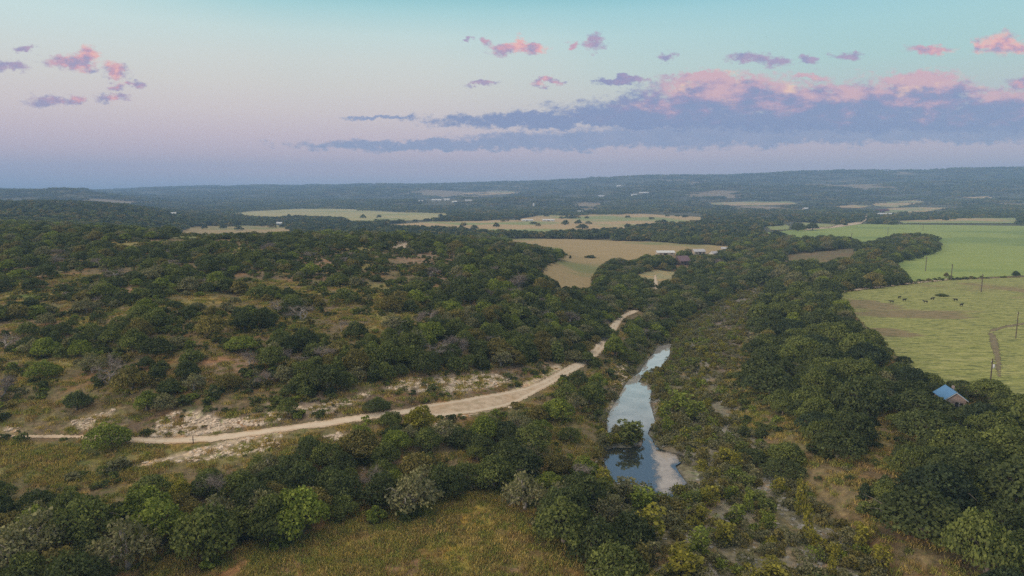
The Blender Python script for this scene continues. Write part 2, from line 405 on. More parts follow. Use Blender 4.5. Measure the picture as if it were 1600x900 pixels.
    hs = t.m('ADD', t.m('MULTIPLY', t.m('SUBTRACT', t.noise(t.vm('ADD', t.vm('MULTIPLY', uv.outputs[0], (1, 1.6, 1)), (.004, -.008, 0)), 48, 4), .36), 2.6), t.m('MULTIPLY', t.m('SUBTRACT', v, .17), 5))
    lits = t.m('MULTIPLY', t.sstep(-.2, .8, hs), t.m('MULTIPLY_ADD', warm, .6, .4))
    col_s = t.ramp(lits, [(0, srgb(146,142,182)), (.4, srgb(180,150,180)), (.75, srgb(222,158,172)), (1, srgb(250,182,172))])
    c = t.mix(t.m('MULTIPLY', c_low, front), c, col_l)
    c = t.mix(t.m('MULTIPLY', c_bank, front), c, col_b)
    c = t.mix(t.m('MULTIPLY', c_small, front), c, col_s)
    sky = t.node('ShaderNodeTexSky', sky_type='NISHITA', sun_disc=False)
    sky.sun_elevation = SUN_EL; sky.sun_rotation = SUN_AZ; sky.altitude = 300
    c2 = t.mix(1, t.mix(1, c, (SKY_A,) * 3 + (1,), 'MULTIPLY'), t.mix(1, sky.outputs[0], (.012,) * 3 + (1,), 'MULTIPLY'), 'ADD')
    t.l.new(c2, bg.inputs[0]); bg.inputs[1].default_value = 1.0
    w.cycles.sampling_method = 'MANUAL'; w.cycles.sample_map_resolution = 512
DENOISE = False
HAZE = 2.0e-4
SUN_EL = math.radians(14); SUN_AZ = math.radians(-115); SKY_A = .97
build_world()
sl = bpy.data.lights.new('sun', 'SUN'); sl.energy = 2.2; sl.angle = math.radians(14); sl.color = (1, .84, .70)
so = bpy.data.objects.new('sun', sl); COL.objects.link(so)
so.rotation_euler = Vector((-math.sin(SUN_AZ) * math.cos(SUN_EL), -math.cos(SUN_AZ) * math.cos(SUN_EL), -math.sin(SUN_EL))).to_track_quat('-Z', 'Y').to_euler()
SC.view_settings.view_transform = 'Standard'; SC.view_settings.look = 'None'
SC.view_settings.exposure = 0; SC.view_settings.gamma = 1; SC.view_settings.use_curve_mapping = False
cy = SC.cycles
cy.max_bounces = 5; cy.diffuse_bounces = 2; cy.glossy_bounces = 2; cy.transmission_bounces = 2; cy.volume_bounces = 2; cy.transparent_max_bounces = 8
cy.use_denoising = DENOISE; cy.caustics_reflective = False; cy.caustics_refractive = False

# ------------------------------------------------------------------ ground zones (traced)
ROAD = [(-300,678),(0,679),(100,679),(180,680),(250,684),(330,680),(400,671),(480,660),(560,648),(640,637),(660,632),(700,626),(780,613),(815,606),(850,592),(874,578),(893,569),(905,563),
        (920,548),(931,537),(940,526),(949,513),(957,502),(968,493),(982,486),(998,482),(1003,484),(994,489),(982,494),(972,502),(966,513),(957,528),(948,543),(936,556),(920,569),(905,578),
        (885,590),(860,604),(835,617),(815,628),(790,637),(745,646),(705,651),(662,653),(640,648),(600,653),(575,657),(520,667),(440,676),(380,685),(330,692),(260,695),(200,692),(130,686),(0,685),(-300,684)]
ROAD_OPEN = [[(-300,676),(0,678),(140,679),(250,684),(330,680),(400,671),(480,660),(565,648),(640,637),(700,624),(780,611),(830,598),(872,577),(903,563),(907,572),(860,602),(815,626),(745,646),(690,651),(645,650),(600,653),(440,676),(330,692),(200,692),(0,686),(-300,685)],
        [(929,549),(940,532),(948,528),(947,540),(934,553)],[(957,512),(966,497),(985,486),(1001,483),(999,487),(975,497),(965,514)]]
SPOIL = [(798,611),(820,597),(845,583),(868,570),(882,570),(876,577),(852,590),(828,603),(806,613)]
TRACK = [(455,672),(420,680),(380,690),(345,701),(300,712),(250,722),(215,731),(205,729),(250,716),(300,704),(340,694),(390,680),(430,671)]
F_GREEN = [(1190,364),(1270,356),(1350,350),(1600,353),(1800,354),(1800,426),(1600,431),(1480,436),(1420,441),(1340,450),(1303,454),(1340,430),(1395,412),(1330,388),(1260,385),(1195,374)]
F_GREEN_OPEN = [(1195,364),(1270,357),(1350,351),(1600,353),(1800,354),(1800,428),(1600,431),(1480,436),(1424,440),(1420,430),(1402,412),(1440,402),(1468,391),(1467,371),(1430,362),(1395,366),(1370,376),(1345,378),(1325,370),(1285,366),(1250,372),(1230,364)]
F_PAST = [(1298,459),(1420,444),(1480,438),(1600,433),(1850,430),(1850,660),(1700,650),(1600,640),(1560,610),(1480,604),(1430,590),(1380,540),(1340,500)]
F_PAST_OPEN = [(1302,456),(1420,443),(1480,437),(1600,433),(1850,430),(1850,640),(1610,624),(1575,612),(1560,592),(1500,600),(1475,592),(1422,570),(1418,552),(1385,545),(1372,520),(1345,505),(1330,478)]
F_TAN = [(770,372),(900,374),(1050,379),(1150,385),(1148,394),(1085,398),(1010,402),(985,412),(930,432),(925,453),(872,452),(845,432),(845,385)]
F_TAN_OPEN = [(785,373),(900,374),(1050,379),(1145,385),(1135,389),(1085,387),(1005,398),(995,407),(962,404),(940,416),(928,430),(924,448),(905,450),(873,446),(850,425),(852,416),(878,405),(880,390),(860,388),(800,378)]
F_MID = [(590,353),(690,345),(800,344),(840,337),(900,333),(1000,334),(1110,340),(1070,352),(980,362),(900,367),(690,362)]
F_MID_OPEN = [(592,352),(640,347),(760,345),(840,338),(975,335),(1100,334),(1096,342),(1060,346),(1000,350),(980,354),(950,354),(925,358),(890,358),(850,361),(800,359),(760,357),(690,352)]
F_FAR = [(345,334),(440,327),(530,325),(560,328),(620,332),(720,333),(700,342),(640,345),(560,347),(420,342),(350,342)]
F_FAR_OPEN = [(372,331),(440,328),(528,326),(560,328),(620,332),(700,334),(690,339),(640,343),(590,343),(548,345),(540,339),(470,336),(430,339),(380,336)]
F_LEFT = [(255,374),(290,354),(430,351),(470,362),(470,374)]
F_LEFT_OPEN = [(265,372),(285,364),(292,355),(430,352),(455,361),(430,364),(395,363),(340,365),(300,369)]
SLIVERS = [[(705,303),(770,300),(772,298),(808,299),(805,303),(760,305)],[(1105,317),(1180,315),(1240,315),(1248,319),(1190,322),(1110,321)],
    [(1300,323),(1350,319),(1365,322),(1330,328)],[(1360,318),(1440,312),(1446,316),(1400,325),(1372,327)],[(1430,324),(1490,320),(1492,324),(1440,333),(1380,333),(1385,326)],[(1500,309),(1560,306),(1556,310),(1510,312)],[(1400,346),(1520,341),(1590,341),(1590,350),(1410,350)],
    [(590,294),(660,300),(600,306),(400,309),(420,305)],[(1250,348),(1310,352),(1300,356),(1255,356)],[(1190,355),(1240,350),(1235,361),(1195,362)],[(1560,306),(1600,304),(1600,308),(1570,311)],[(55,309),(28,314),(0,313),(0,310)],[(820,297),(838,295),(832,298)],[(60,321),(120,321),(120,323),(60,323)]]
SLIVERS.pop(7)
MEADOW = [(190,960),(225,900),(330,868),(400,850),(480,835),(560,800),(590,797),(640,800),(700,772),(760,768),(800,783),(838,797),(832,830),(880,850),(912,880),(925,960)]
GRASS_L = [(-300,690),(0,690),(200,697),(330,694),(440,680),(400,703),(340,728),(250,735),(190,752),(120,765),(60,760),(0,742),(-300,740)]
BAND = [(180,682),(130,676),(170,656),(240,646),(300,640),(400,632),(470,618),(560,612),(600,600),(640,588),(760,577),(830,570),(880,566),(800,607),(700,622),(640,634),(400,668),(260,682)]
SLOPE_R = [(1235,722),(1290,718),(1375,705),(1395,690),(1405,735),(1368,748),(1345,780),(1395,815),(1440,850),(1500,880),(1560,940),(1400,940),(1340,850),(1290,795),(1245,758)]
DRIVE = [(1000,426),(1030,420),(1055,424),(1050,436),(1030,440),(1028,452),(1018,452),(1012,440),(1000,440)]
CLEAR = [('p',47,434,18,6),('p',207,449,16,8),('p',115,381,18,4),('y',200,380,24,4),('y',257,379,10,3),('y',335,399,18,10),('y',368,392,22,6),('p',410,388,12,4),
    ('p',497,404,34,9),('p',535,378,5,4),('y',566,394,12,8),('w',626,382,16,7),('p',662,403,34,12),('p',717,397,17,6),('y',575,414,20,6),('y',482,459,32,6),('y',600,451,36,6),
    ('y',40,461,42,8),('y',105,465,28,6),('g',45,464,18,4),('y',315,470,28,6),('y',395,462,10,6),('y',337,497,32,8),('y',120,500,34,9),('p',15,525,16,7),('p',90,508,24,5),('y',75,562,38,8),
    ('y',112,568,24,7),('b',300,532,16,6),('p',362,572,38,14),('b',350,618,56,14),('b',110,632,56,12),('b',40,628,30,9),('y',445,500,24,11),('y',625,490,42,11),('b',655,502,20,8),('y',580,517,20,7),
    ('b',562,534,17,8),('b',540,543,14,7),('p',737,480,18,13),('b',700,460,16,6),('b',240,600,22,7),('b',410,612,26,8),('b',180,605,20,6),('y',30,590,26,6),('b',500,590,16,5),('p',690,430,16,5),('b',640,428,20,5),('b',270,562,18,6),
    ('b',985,512,26,14),('b',1005,540,10,16),('b',560,700,18,8),('b',590,690,26,8),('p',620,722,18,6),('b',680,668,28,12),('b',730,672,34,12),('b',770,655,20,8),('y',450,520,14,5),('b',470,545,18,5),('p',1080,437,12,4)]
RUBBLE = [([(225,684),(245,660),(268,645),(300,642),(330,648),(345,656),(400,650),(470,632),(475,642),(430,660),(330,676),(300,682)],.75),([(100,672),(118,655),(160,645),(178,640),(172,655),(145,672)],.5),([(-20,672),(20,665),(40,672),(10,677)],.5),
    ([(600,606),(640,592),(700,592),(770,585),(800,592),(790,602),(720,612),(650,612)],.8),([(470,640),(540,622),(580,610),(582,620),(500,648)],.45),([(948,640),(952,615),(958,600),(972,580),(984,578),(980,590),(968,605),(960,625),(952,645)],.8),
    ([(230,722),(330,700),(440,680),(436,700),(380,712),(300,722)],.5),([(640,640),(720,628),(800,628),(800,636),(745,650),(660,655)],.25),([(480,690),(540,672),(530,690),(488,702)],.4),(TRACK,.6),([(660,655),(700,654),(690,680),(668,684)],.3),([(610,390),(640,376),(640,388),(625,394)],.6),([(952,575),(975,556),(985,560),(975,590),(960,590)],.3)]

# buildings: (name, foot px, foot py, width, depth, wall height, roof rise, turn, wall, roof, label)
BUILD = [('cabin',1491,638,4.8,6.4,2.6,1.8,-.2,'stone','blue','small pink stone cabin with a blue metal roof at the pasture edge'),
 ('barn',1040,399,15,8,2.4,1.4,.02,'tan','white','long low barn with a white roof among trees beside the tan field'),
 ('farmhouse',1067,414,9,8,3.2,3.4,.4,'brownwood','purple','farmhouse with a steep purple-brown roof above the dirt drive'),
 ('house',1092,398,10,7,2.8,1.8,.2,'tan','grey','grey-roofed house just right of the long white-roofed barn'),
 ('shed',1134,393,7,6,2.6,1.2,-.2,'tan','grey','small grey shed at the right tip of the tan field'),
 ('shed',857,346,22,8,2.4,1.6,.0,'white','white','long white shed in the far green field'),
 ('shed',824,346,20,8,2.2,1.4,.0,'white','white','low white shed left of the long white shed in the far field'),
 ('house',907,333,14,9,3.4,2.6,.1,'redwood','white','red-walled house with a white roof behind the far green field'),
 ('barn',1379,331,34,12,4,3,.05,'redwood','redwood','dark red barn in the tan clearing beyond the bright green field'),
 ('shed',1388,336,46,12,2.6,1.8,.05,'white','white','long white-roofed shed in front of the dark red barn'),
 ('house',1260,328,16,10,3.5,3,.3,'tan','white','white-roofed house in trees left of the dark red barn'),
 ('house',270,337,11,8,3.5,2.4,.1,'white','white','lone white house beyond the dark hill on the left'),
 ('house',436,352,8,6,3,2,.1,'white','white','tiny white house at the end of the pale left field'),
 ('house',658,316,18,10,4,2.5,.0,'tan','white','leftmost pale house of the row on the far plain'),
 ('barn',682,314,34,12,4,2.5,.0,'white','white','long white barn in the row of far plain buildings'),
 ('house',698,313.5,20,10,4,3,.0,'white','white','bright white house right of the long white far barn'),
 ('house',710,317,18,10,4,3,.2,'white','white','white house lowest of the row on the far plain'),
 ('house',732,315,24,10,4,2.5,.0,'tan','white','rightmost pale house of the row on the far plain'),
 ('house',969,292,36,14,6,4,.1,'white','white','white house high on the far wooded ridge'),
 ('house',1006,303,40,14,5,3,.0,'tan','white','long pale house below the far ridge'),
 ('house',991,306,22,12,5,3,.2,'white','white','small white house just left of the long pale ridge house'),
 ('house',940,308,26,12,5,3,-.3,'white','grey','grey-roofed house on the far plain below the ridge'),
 ('house',1116,400,6,5,2.4,1.4,.5,'white','grey','little white outbuilding among trees right of the farmhouse')]
# ------------------------------------------------------------------ terrain sheet
def terrain():
    az = np.radians(np.concatenate([np.linspace(-180, -50, 40, endpoint=False), np.linspace(-50, -42, 20, endpoint=False), np.linspace(-42, 42, 760, endpoint=False), np.linspace(42, 50, 20, endpoint=False), np.linspace(50, 180, 40, endpoint=False)]))
    r = np.concatenate([[4, 20, 40, 60], np.exp(np.linspace(math.log(75), math.log(500), 330)), np.exp(np.linspace(math.log(506), math.log(6300), 205))])
    A, Q = np.meshgrid(az, r, indexing='ij')
    X = (Q * np.sin(A)); Y = (Q * np.cos(A))
    sh = X.shape; X = X.ravel(); Y = Y.ravel()
    Z = height(X, Y)
    na, nr = sh
    idx = np.arange(na * nr).reshape(na, nr)
    a = idx; b = np.roll(idx, -1, 0)
    F4 = np.stack([a[:, :-1], a[:, 1:], b[:, 1:], b[:, :-1]], -1).reshape(-1, 4)
    o = mesh_obj('ground', np.stack([X, Y, Z], -1), F4[:, ::-1].copy(), M_ground, smoothed=True)
    o['kind'] = 'structure'
    # albedo by zone
    px, py = project(X, Y, Z); ok = Y > 30
    C = np.zeros((len(X), 3)); C[:] = (.185, .14, .075)
    def put(mask, col, k=1.0):
        k = np.clip(mask * k, 0, 1)[:, None]; C[:] = C * (1 - k) + np.array(col) * k
    n = fbm(X / 17, Y / 17, 21); n2 = fbm(X / 7, Y / 7, 31)
    put(smooth(.5, .62, n), (.20, .14, .085)); put(smooth(.52, .64, n2), (.19, .165, .07), .7)
    far = smooth(450, 1000, Y); put(far, (.10, .095, .055)); 
    put(smooth(2200, 3000, Y) , (.085, .085, .055))
    n4 = fbm(X / 260, Y / 420, 77); put(smooth(1500, 2200, Y) * smooth(.64, .70, n4), (.30, .23, .16), .8)
    def soft(poly, w): return np.where(ok, smooth(-w, w, sdist(px, py, poly)), 0)
    colr = {'y': (.29, .235, .085), 'p': (.30, .20, .135), 'b': (.20, .145, .075), 'g': (.16, .19, .06), 'w': (.45, .36, .28)}
    hill = ok & (Y < 520)
    for k, cx, cy, rx, ry in CLEAR:
        e = np.hypot((px - cx) / (rx * 1.5), (py - cy) / (ry * 1.6)) + (n2 - .5) * .7
        put(np.where(hill, 1 - smooth(.55, 1.05, e), 0), colr[k], .85)
    put(soft(GRASS_L, 8), (.19, .155, .062)); put(soft(GRASS_L, 8) * smooth(.45, .6, n2), (.25, .21, .08)); put(soft(GRASS_L, 8) * smooth(.55, .66, n), (.13, .135, .05))
    m = soft(MEADOW, 6); put(m, (.20, .145, .045)); put(m * smooth(.47, .6, n), (.14, .15, .042), .8); put(m * smooth(.52, .62, n2), (.24, .155, .07), .7)
    put(m * smooth(.58, .66, fbm(X / 4, Y / 9, 55)), (.34, .27, .06), .8); put(m * smooth(.5, .62, fbm(X / 9 + 5, Y / 5, 57)), (.26, .165, .10), .85)
    m = soft(BAND, 6); put(m, (.17, .12, .08)); put(m * smooth(.5, .62, n2), (.33, .25, .19), .8)
    bedm = smooth(-3, 3, sdist(X, Y, bed_w)) * ok
    put(bedm, (.17, .15, .085)); put(bedm * smooth(.47, .60, fbm(X / 5, Y / 12, 91)), (.27, .23, .18), .65)
    put(bedm * smooth(.2, .3, X / np.maximum(Y, 1)) * smooth(.40, .52, fbm(X / 6, Y / 10, 95)), (.29, .25, .20), .6)
    m = soft(SLOPE_R, 8); put(m, (.17, .115, .06)); put(m * smooth(.5, .62, n2), (.22, .165, .085), .7)
    put(soft([(1150,455),(1172,480),(1165,560),(1128,600),(1120,560),(1110,500)], 8) , (.19, .145, .115), .9)
    put(soft(DRIVE, 3), (.34, .29, .16)); 
    for poly, dens in RUBBLE: put(soft(poly, 4) * smooth(.35, .5, fbm(X / 2.2, Y / 2.2, 41) + .07), (.56, .44, .33), min(1, dens + .2))
    put(soft(SPOIL, 2), (.58, .44, .32))
    put(soft(TRACK, 4) * smooth(.2, .35, n2), (.55, .42, .30))
    wm = np.where(Y < 400, smooth(-1.2, 0, sdist(X, Y, water_w)), 0); put(wm, (.17, .15, .12))
    ca = o.data.color_attributes.new('gcol', 'FLOAT_COLOR', 'POINT')
    ca.data.foreach_set('color', np.concatenate([C, np.ones((len(C), 1))], 1).astype(np.float32).ravel())
terrain()

# ------------------------------------------------------------------ sheets lying on the ground
def sheet(name, poly_px, m, lift, step=.012, z=None, kind='structure', label=None, jag=0, plane=None):
    """outline from the photograph laid on the terrain, filled with a conforming mesh"""
    pts = []
    for i in range(len(poly_px)):
        a = poly_px[i]; b = poly_px[(i + 1) % len(poly_px)]
        n = max(1, int(math.hypot(a[0] - b[0], a[1] - b[1]) / 6))
        for k in range(n):
            q = (a[0] + (b[0] - a[0]) * k / n, a[1] + (b[1] - a[1]) * k / n)
            pts.append((q[0] + R.uniform(-jag, jag) * 2, q[1] + R.uniform(-jag, jag)))
    if z is not None: W = np.array([(*on_plane(a, b, z), z) for a, b in pts])
    else: W = unproj(pts)
    P2 = [(x, y) for x, y in W[:, :2]]
    xs, ys = W[:, 0], W[:, 1]
    inner = []
    if z is None or name == 'cloud_reflection':
        s0, s1 = (xs / ys).min(), (xs / ys).max(); l0, l1 = math.log(ys.min()), math.log(ys.max())
        S, Lg = np.meshgrid(np.arange(s0, s1, step), np.arange(l0, l1, step)); Yg = np.exp(Lg.ravel()); Xg = S.ravel() * Yg
        k = sdist(Xg, Yg, P2) > Yg * step * .4
        inner = list(zip(Xg[k], Yg[k]))
    nb = len(P2)
    vs, es, fs_, *_r = geometry.delaunay_2d_cdt([Vector(p) for p in P2 + inner], [(i, (i + 1) % nb) for i in range(nb)], [list(range(nb))], 1 if True else 0, 1e-4)
    V = np.array([(v.x, v.y) for v in vs])
    Z = np.full(len(V), z) if z is not None else height(V[:, 0], V[:, 1])
    fs_ = [f for f in fs_]
    o = mesh_obj(name, np.stack([V[:, 0], V[:, 1], Z + lift], -1), [tuple(f) for f in fs_], m, smoothed=True)
    at = o.data.attributes.new('ed', 'FLOAT', 'POINT'); at.data.foreach_set('value', np.abs(sdist(V[:, 0], V[:, 1], P2)).astype(np.float32))
    bm = bmesh.new(); bm.from_mesh(o.data)
    for f in bm.faces:
        if f.normal.z < 0: f.normal_flip()
    bm.to_mesh(o.data); bm.free()
    if kind: o['kind'] = kind
    return o
M_green = field_material('green_field', (.25, .30, .085), (.31, .34, .11), (.20, .255, .08), 1.45, (.15, 1.2, 1))
wp = [unproj([q])[0] for q in ((1350, 476), (1425, 490), (1395, 520))]
M_past = field_material('pasture', (.27, .27, .085), (.36, .335, .13), (.27, .20, .10), 1.2, (.3, 1.3, 1), (.58, .68), .7, .012,
    [(wp[0][0], wp[0][1], 16, 18), (wp[1][0], wp[1][1], 32, 13), (wp[2][0], wp[2][1], 10, 10)])
M_tan = field_material('tan_field', (.34, .245, .125), (.39, .28, .15), (.22, .215, .09), 1.5, (.15, 1.2, 1), (.5, .6))
M_mid = field_material('stubble_field', (.42, .29, .155), (.47, .33, .185), (.25, .27, .11), 1.5, (.15, 1.2, 1), (.47, .56), 0, .004)
M_yfar = field_material('far_field', (.38, .33, .16), (.42, .345, .18), (.29, .29, .13), 1.5, (.15, 1.2, 1))
frayed(M_road, .8, .9)
for m_, w_ in ((M_green, 3), (M_past, 2.5), (M_tan, 3), (M_mid, 8), (M_yfar, 8)): frayed(m_, w_, .3 if w_ < 5 else .08)
sheet('field', F_GREEN, M_green, .12); sheet('pasture', F_PAST, M_past, .10); sheet('field', F_TAN, M_tan, .12)
sheet('field', F_MID, M_mid, .3); sheet('field', F_FAR, M_yfar, .5); sheet('field', F_LEFT, M_tan, .4)
for p in SLIVERS: sheet('field', p, M_mid, 1.0, .03)
sheet('road', ROAD, M_road, .07, .0045, jag=.25)
sheet('road', [(1300,455),(1360,448),(1420,441),(1480,436),(1482,438),(1420,444),(1365,451),(1303,458)], M_road, .2, .0025)
sheet('road', [(1253,357),(1300,353),(1340,347),(1352,341),(1351,336),(1356,336),(1357,342),(1345,350),(1305,356),(1256,360)], M_road, .3, .004)
sheet('path', [(1020,441),(1022,430),(1026,430),(1030,451),(1026,457),(1022,452)], M_road, .15, .003)
M_trackgrass = frayed(simple('worn_grass', (.20, .155, .085), var=.3, scale=.6), 1.2, .6)
sheet('path', [(1543,520),(1552,517),(1560,530),(1566,560),(1566,590),(1556,590),(1552,560),(1546,540)], M_trackgrass, .14, .004)
sheet('path', [(1543,520),(1546,515),(1570,509),(1600,504),(1640,500),(1640,503),(1600,508),(1572,513),(1552,519)], M_trackgrass, .145, .003)
sheet('water', WATER, M_water, 0, z=WZ)
def reflection_material():  # cloud reflection painted as cream base colour on a sheet above the water
    m, t, b = mat('cloud_reflection')
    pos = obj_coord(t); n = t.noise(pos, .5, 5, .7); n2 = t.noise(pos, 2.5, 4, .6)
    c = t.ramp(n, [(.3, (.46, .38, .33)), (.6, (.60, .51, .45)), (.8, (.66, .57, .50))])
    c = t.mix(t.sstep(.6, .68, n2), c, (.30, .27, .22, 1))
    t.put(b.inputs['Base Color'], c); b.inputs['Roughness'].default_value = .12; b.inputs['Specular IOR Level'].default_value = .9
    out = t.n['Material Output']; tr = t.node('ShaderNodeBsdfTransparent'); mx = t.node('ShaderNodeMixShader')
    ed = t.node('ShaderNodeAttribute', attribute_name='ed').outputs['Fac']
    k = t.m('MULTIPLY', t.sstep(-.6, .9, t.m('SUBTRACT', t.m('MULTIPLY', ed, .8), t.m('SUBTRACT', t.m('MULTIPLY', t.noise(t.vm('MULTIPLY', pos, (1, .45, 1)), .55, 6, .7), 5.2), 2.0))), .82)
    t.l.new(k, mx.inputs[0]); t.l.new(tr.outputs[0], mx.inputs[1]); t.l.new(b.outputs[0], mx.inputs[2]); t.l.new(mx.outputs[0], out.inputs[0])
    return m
tag(sheet('cloud_reflection', CLOUD_REFLECTION, reflection_material(), .012, z=WZ, kind='stuff', step=.004), 'pale cream cloud reflection painted over the right half of the lower pool', 'painted reflection')
# haze
hzb = mesh_obj('haze', [(x, y, z) for x in (-6400, 6400) for y in (-6400, 6400) for z in (-9, 300)],
    [(0, 1, 3, 2), (4, 6, 7, 5), (0, 4, 5, 1), (2, 3, 7, 6), (0, 2, 6, 4), (1, 5, 7, 3)])
hm = bpy.data.materials.new('haze_air'); hm.use_nodes = True; t = NT(hm.node_tree)
t.n.remove(t.n['Principled BSDF']); pv = t.node('ShaderNodeVolumePrincipled')
pv.inputs['Color'].default_value = (.41, .63, 1.0, 1); pv.inputs['Density'].default_value = HAZE; pv.inputs['Anisotropy'].default_value = 0
t.l.new(pv.outputs[0], t.n['Material Output'].inputs['Volume']); hzb.data.materials.append(hm)
tag(hzb, 'thin blue evening haze over the valley and far hills', 'haze', kind='stuff')
# ------------------------------------------------------------------ tree building blocks
def tube(pts, rad, n=5):
    pts = np.array(pts, float); V = []; Fq = []
    for i, p in enumerate(pts):
        d = pts[min(i + 1, len(pts) - 1)] - pts[max(i - 1, 0)]; d = d / (np.linalg.norm(d) + 1e-9)
        a = np.cross(d, (0, 0, 1) if abs(d[2]) < .9 else (1, 0, 0)); a /= np.linalg.norm(a) + 1e-9; b = np.cross(d, a)
        for k in range(n):
            t = 2 * PI * k / n; V.append(p + rad[i] * (math.cos(t) * a + math.sin(t) * b))
    for i in range(len(pts) - 1):
        for k in range(n):
            k2 = (k + 1) % n; Fq.append((i * n + k, i * n + k2, (i + 1) * n + k2, (i + 1) * n + k))
    return np.array(V), np.array(Fq)
class Acc:
    def __init__(s): s.v = []; s.f = []; s.n = 0
    def add(s, V, Fq): s.v.append(V); s.f.append(Fq + s.n); s.n += len(V)
    def get(s): return np.concatenate(s.v), np.concatenate(s.f)
def limb(acc, rs, p0, p1, r0, r1, wob=.12, n=5, seg=5):
    p0 = np.array(p0, float); p1 = np.array(p1, float); L = np.linalg.norm(p1 - p0)
    t = np.linspace(0, 1, seg)[:, None]
    P = p0 + (p1 - p0) * t + rs.randn(seg, 3) * wob * L * (t * (1.15 - t) * 2) * .5
    P[:, 2] += np.sin(t[:, 0] * PI) * L * .06; P[0] = p0
    acc.add(*tube(P, np.linspace(r0, r1, seg), n)); return P
def leaves(rs, centers, radii, n, size, zflat=.72, spread=.8, lo=-.45, inner=.22):
    """many small leaf sprays on the shell of uneven clumps"""
    c = np.array(centers, float); r = np.array(radii, float)
    w = r ** 2 / np.sum(r ** 2); k = rs.choice(len(c), int(n * 1.6), p=w)
    d = rs.randn(len(k), 3); d /= np.linalg.norm(d, axis=1)[:, None]
    d[:, 2] = np.where(d[:, 2] < lo, -d[:, 2] * .6, d[:, 2])
    sc = np.array([1, 1, zflat])
    rr = r[k] * (1 - inner + inner * 1.35 * rs.rand(len(k)) ** .7)
    bump = 1 + .16 * np.sin(d[:, 0] * 7 + k) * np.sin(d[:, 1] * 6 + k * 2) + .1 * np.sin(d[:, 2] * 11 + k * 3)
    P = c[k] + d * sc * (rr * bump)[:, None]
    inside = np.zeros(len(P), bool)
    for j in range(len(c)):
        q = (P - c[j]) / (sc * r[j]); inside |= (np.linalg.norm(q, axis=1) < .68) & (k != j)
    P = P[~inside][:n]; d = d[~inside][:n]; k = k[~inside][:n]; m = len(P)
    N = d + rs.randn(m, 3) * spread; N /= np.linalg.norm(N, axis=1)[:, None]
    a = np.cross(N, rs.randn(m, 3)); a /= np.linalg.norm(a, axis=1)[:, None]; b = np.cross(N, a)
    s = size * (.55 + .9 * rs.rand(m, 1))
    cs = [P + (a * u * (.7 + .6 * rs.rand(m, 1)) + b * v * (.7 + .6 * rs.rand(m, 1))) * s * .5 for u, v in ((1, .1), (.1, 1), (-1, -.1), (-.1, -1))]
    V = np.stack(cs, 1).reshape(-1, 3); Fq = np.arange(m * 4).reshape(m, 4)
    cl = rs.rand(len(c))[k]
    lv = np.clip(.5 * rs.rand(m) + .32 * cl + .18 * (fbm(P[:, 0] * .9 + 40, P[:, 1] * .9 + P[:, 2], 5, 2)), 0, 1)
    return V, Fq, lv
def leaf_obj(name, parts, m, link=False):
    V = np.concatenate([p[0] for p in parts]); off = np.cumsum([0] + [len(p[0]) for p in parts[:-1]])
    Fq = np.concatenate([p[1] + o for p, o in zip(parts, off)]); lv = np.concatenate([p[2] for p in parts])
    o = mesh_obj(name, V, Fq, m, link=link)
    at = o.data.attributes.new('lv', 'FLOAT', 'FACE'); at.data.foreach_set('value', lv.astype(np.float32))
    return o
def oak_lobes(rs, H, W, nl, flat=1.0, asym=.2, base=.30):
    """uneven dome of clumps, unit tree H high W wide"""
    C, Rr = [], []
    ox, oy = rs.randn(2) * asym * W * .2
    for i in range(nl):
        a = i * 2.4 + rs.rand() * .9; q = math.sqrt((i + .5) / nl) * (.9 + .2 * rs.rand())
        rad = W * (.11 + .15 * rs.rand()) * (1.12 - .25 * q)
        rr = q * (W / 2 - rad * .6) * (.8 + .35 * rs.rand())
        top = H * (1 - .45 * q ** 2) * (1 - .26 * rs.rand())
        z = max(top - rad * .72, H * base * (.9 + .3 * rs.rand()))
        C.append((math.cos(a) * rr + ox, math.sin(a) * rr + oy, z * flat)); Rr.append(rad)
    # skirt clumps lower down
    for i in range(nl // 2 + 1):
        a = rs.rand() * 2 * PI; rad = W * (.13 + .07 * rs.rand()); rr = W / 2 - rad * (.8 + .3 * rs.rand())
        C.append((math.cos(a) * rr + ox, math.sin(a) * rr + oy, H * (base + .12 * rs.rand()))); Rr.append(rad)
    return C, Rr
def trunk_mesh(rs, C, H, r0, forks=5, m=None, pale=False):
    acc = Acc(); lean = rs.randn(2) * .05 * H
    f = np.array([lean[0], lean[1], H * .22])
    limb(acc, rs, (0, 0, -.5), f, r0 * 1.25, r0 * .9, .05, 7)
    idx = rs.permutation(len(C))[:forks]
    for i in idx:
        e = np.array(C[i]); P = limb(acc, rs, f, e, r0 * .62, r0 * .16, .16, 5, 6)
        for _ in range(3):
            s = P[rs.randint(2, 5)]; g = e + rs.randn(3) * np.array([.16, .16, .09]) * H * 1.2
            limb(acc, rs, s, g, r0 * .25, r0 * .05, .15, 4, 4)
    V, Fq = acc.get(); return mesh_obj('trunk', V, Fq, m or M_bark, link=False)
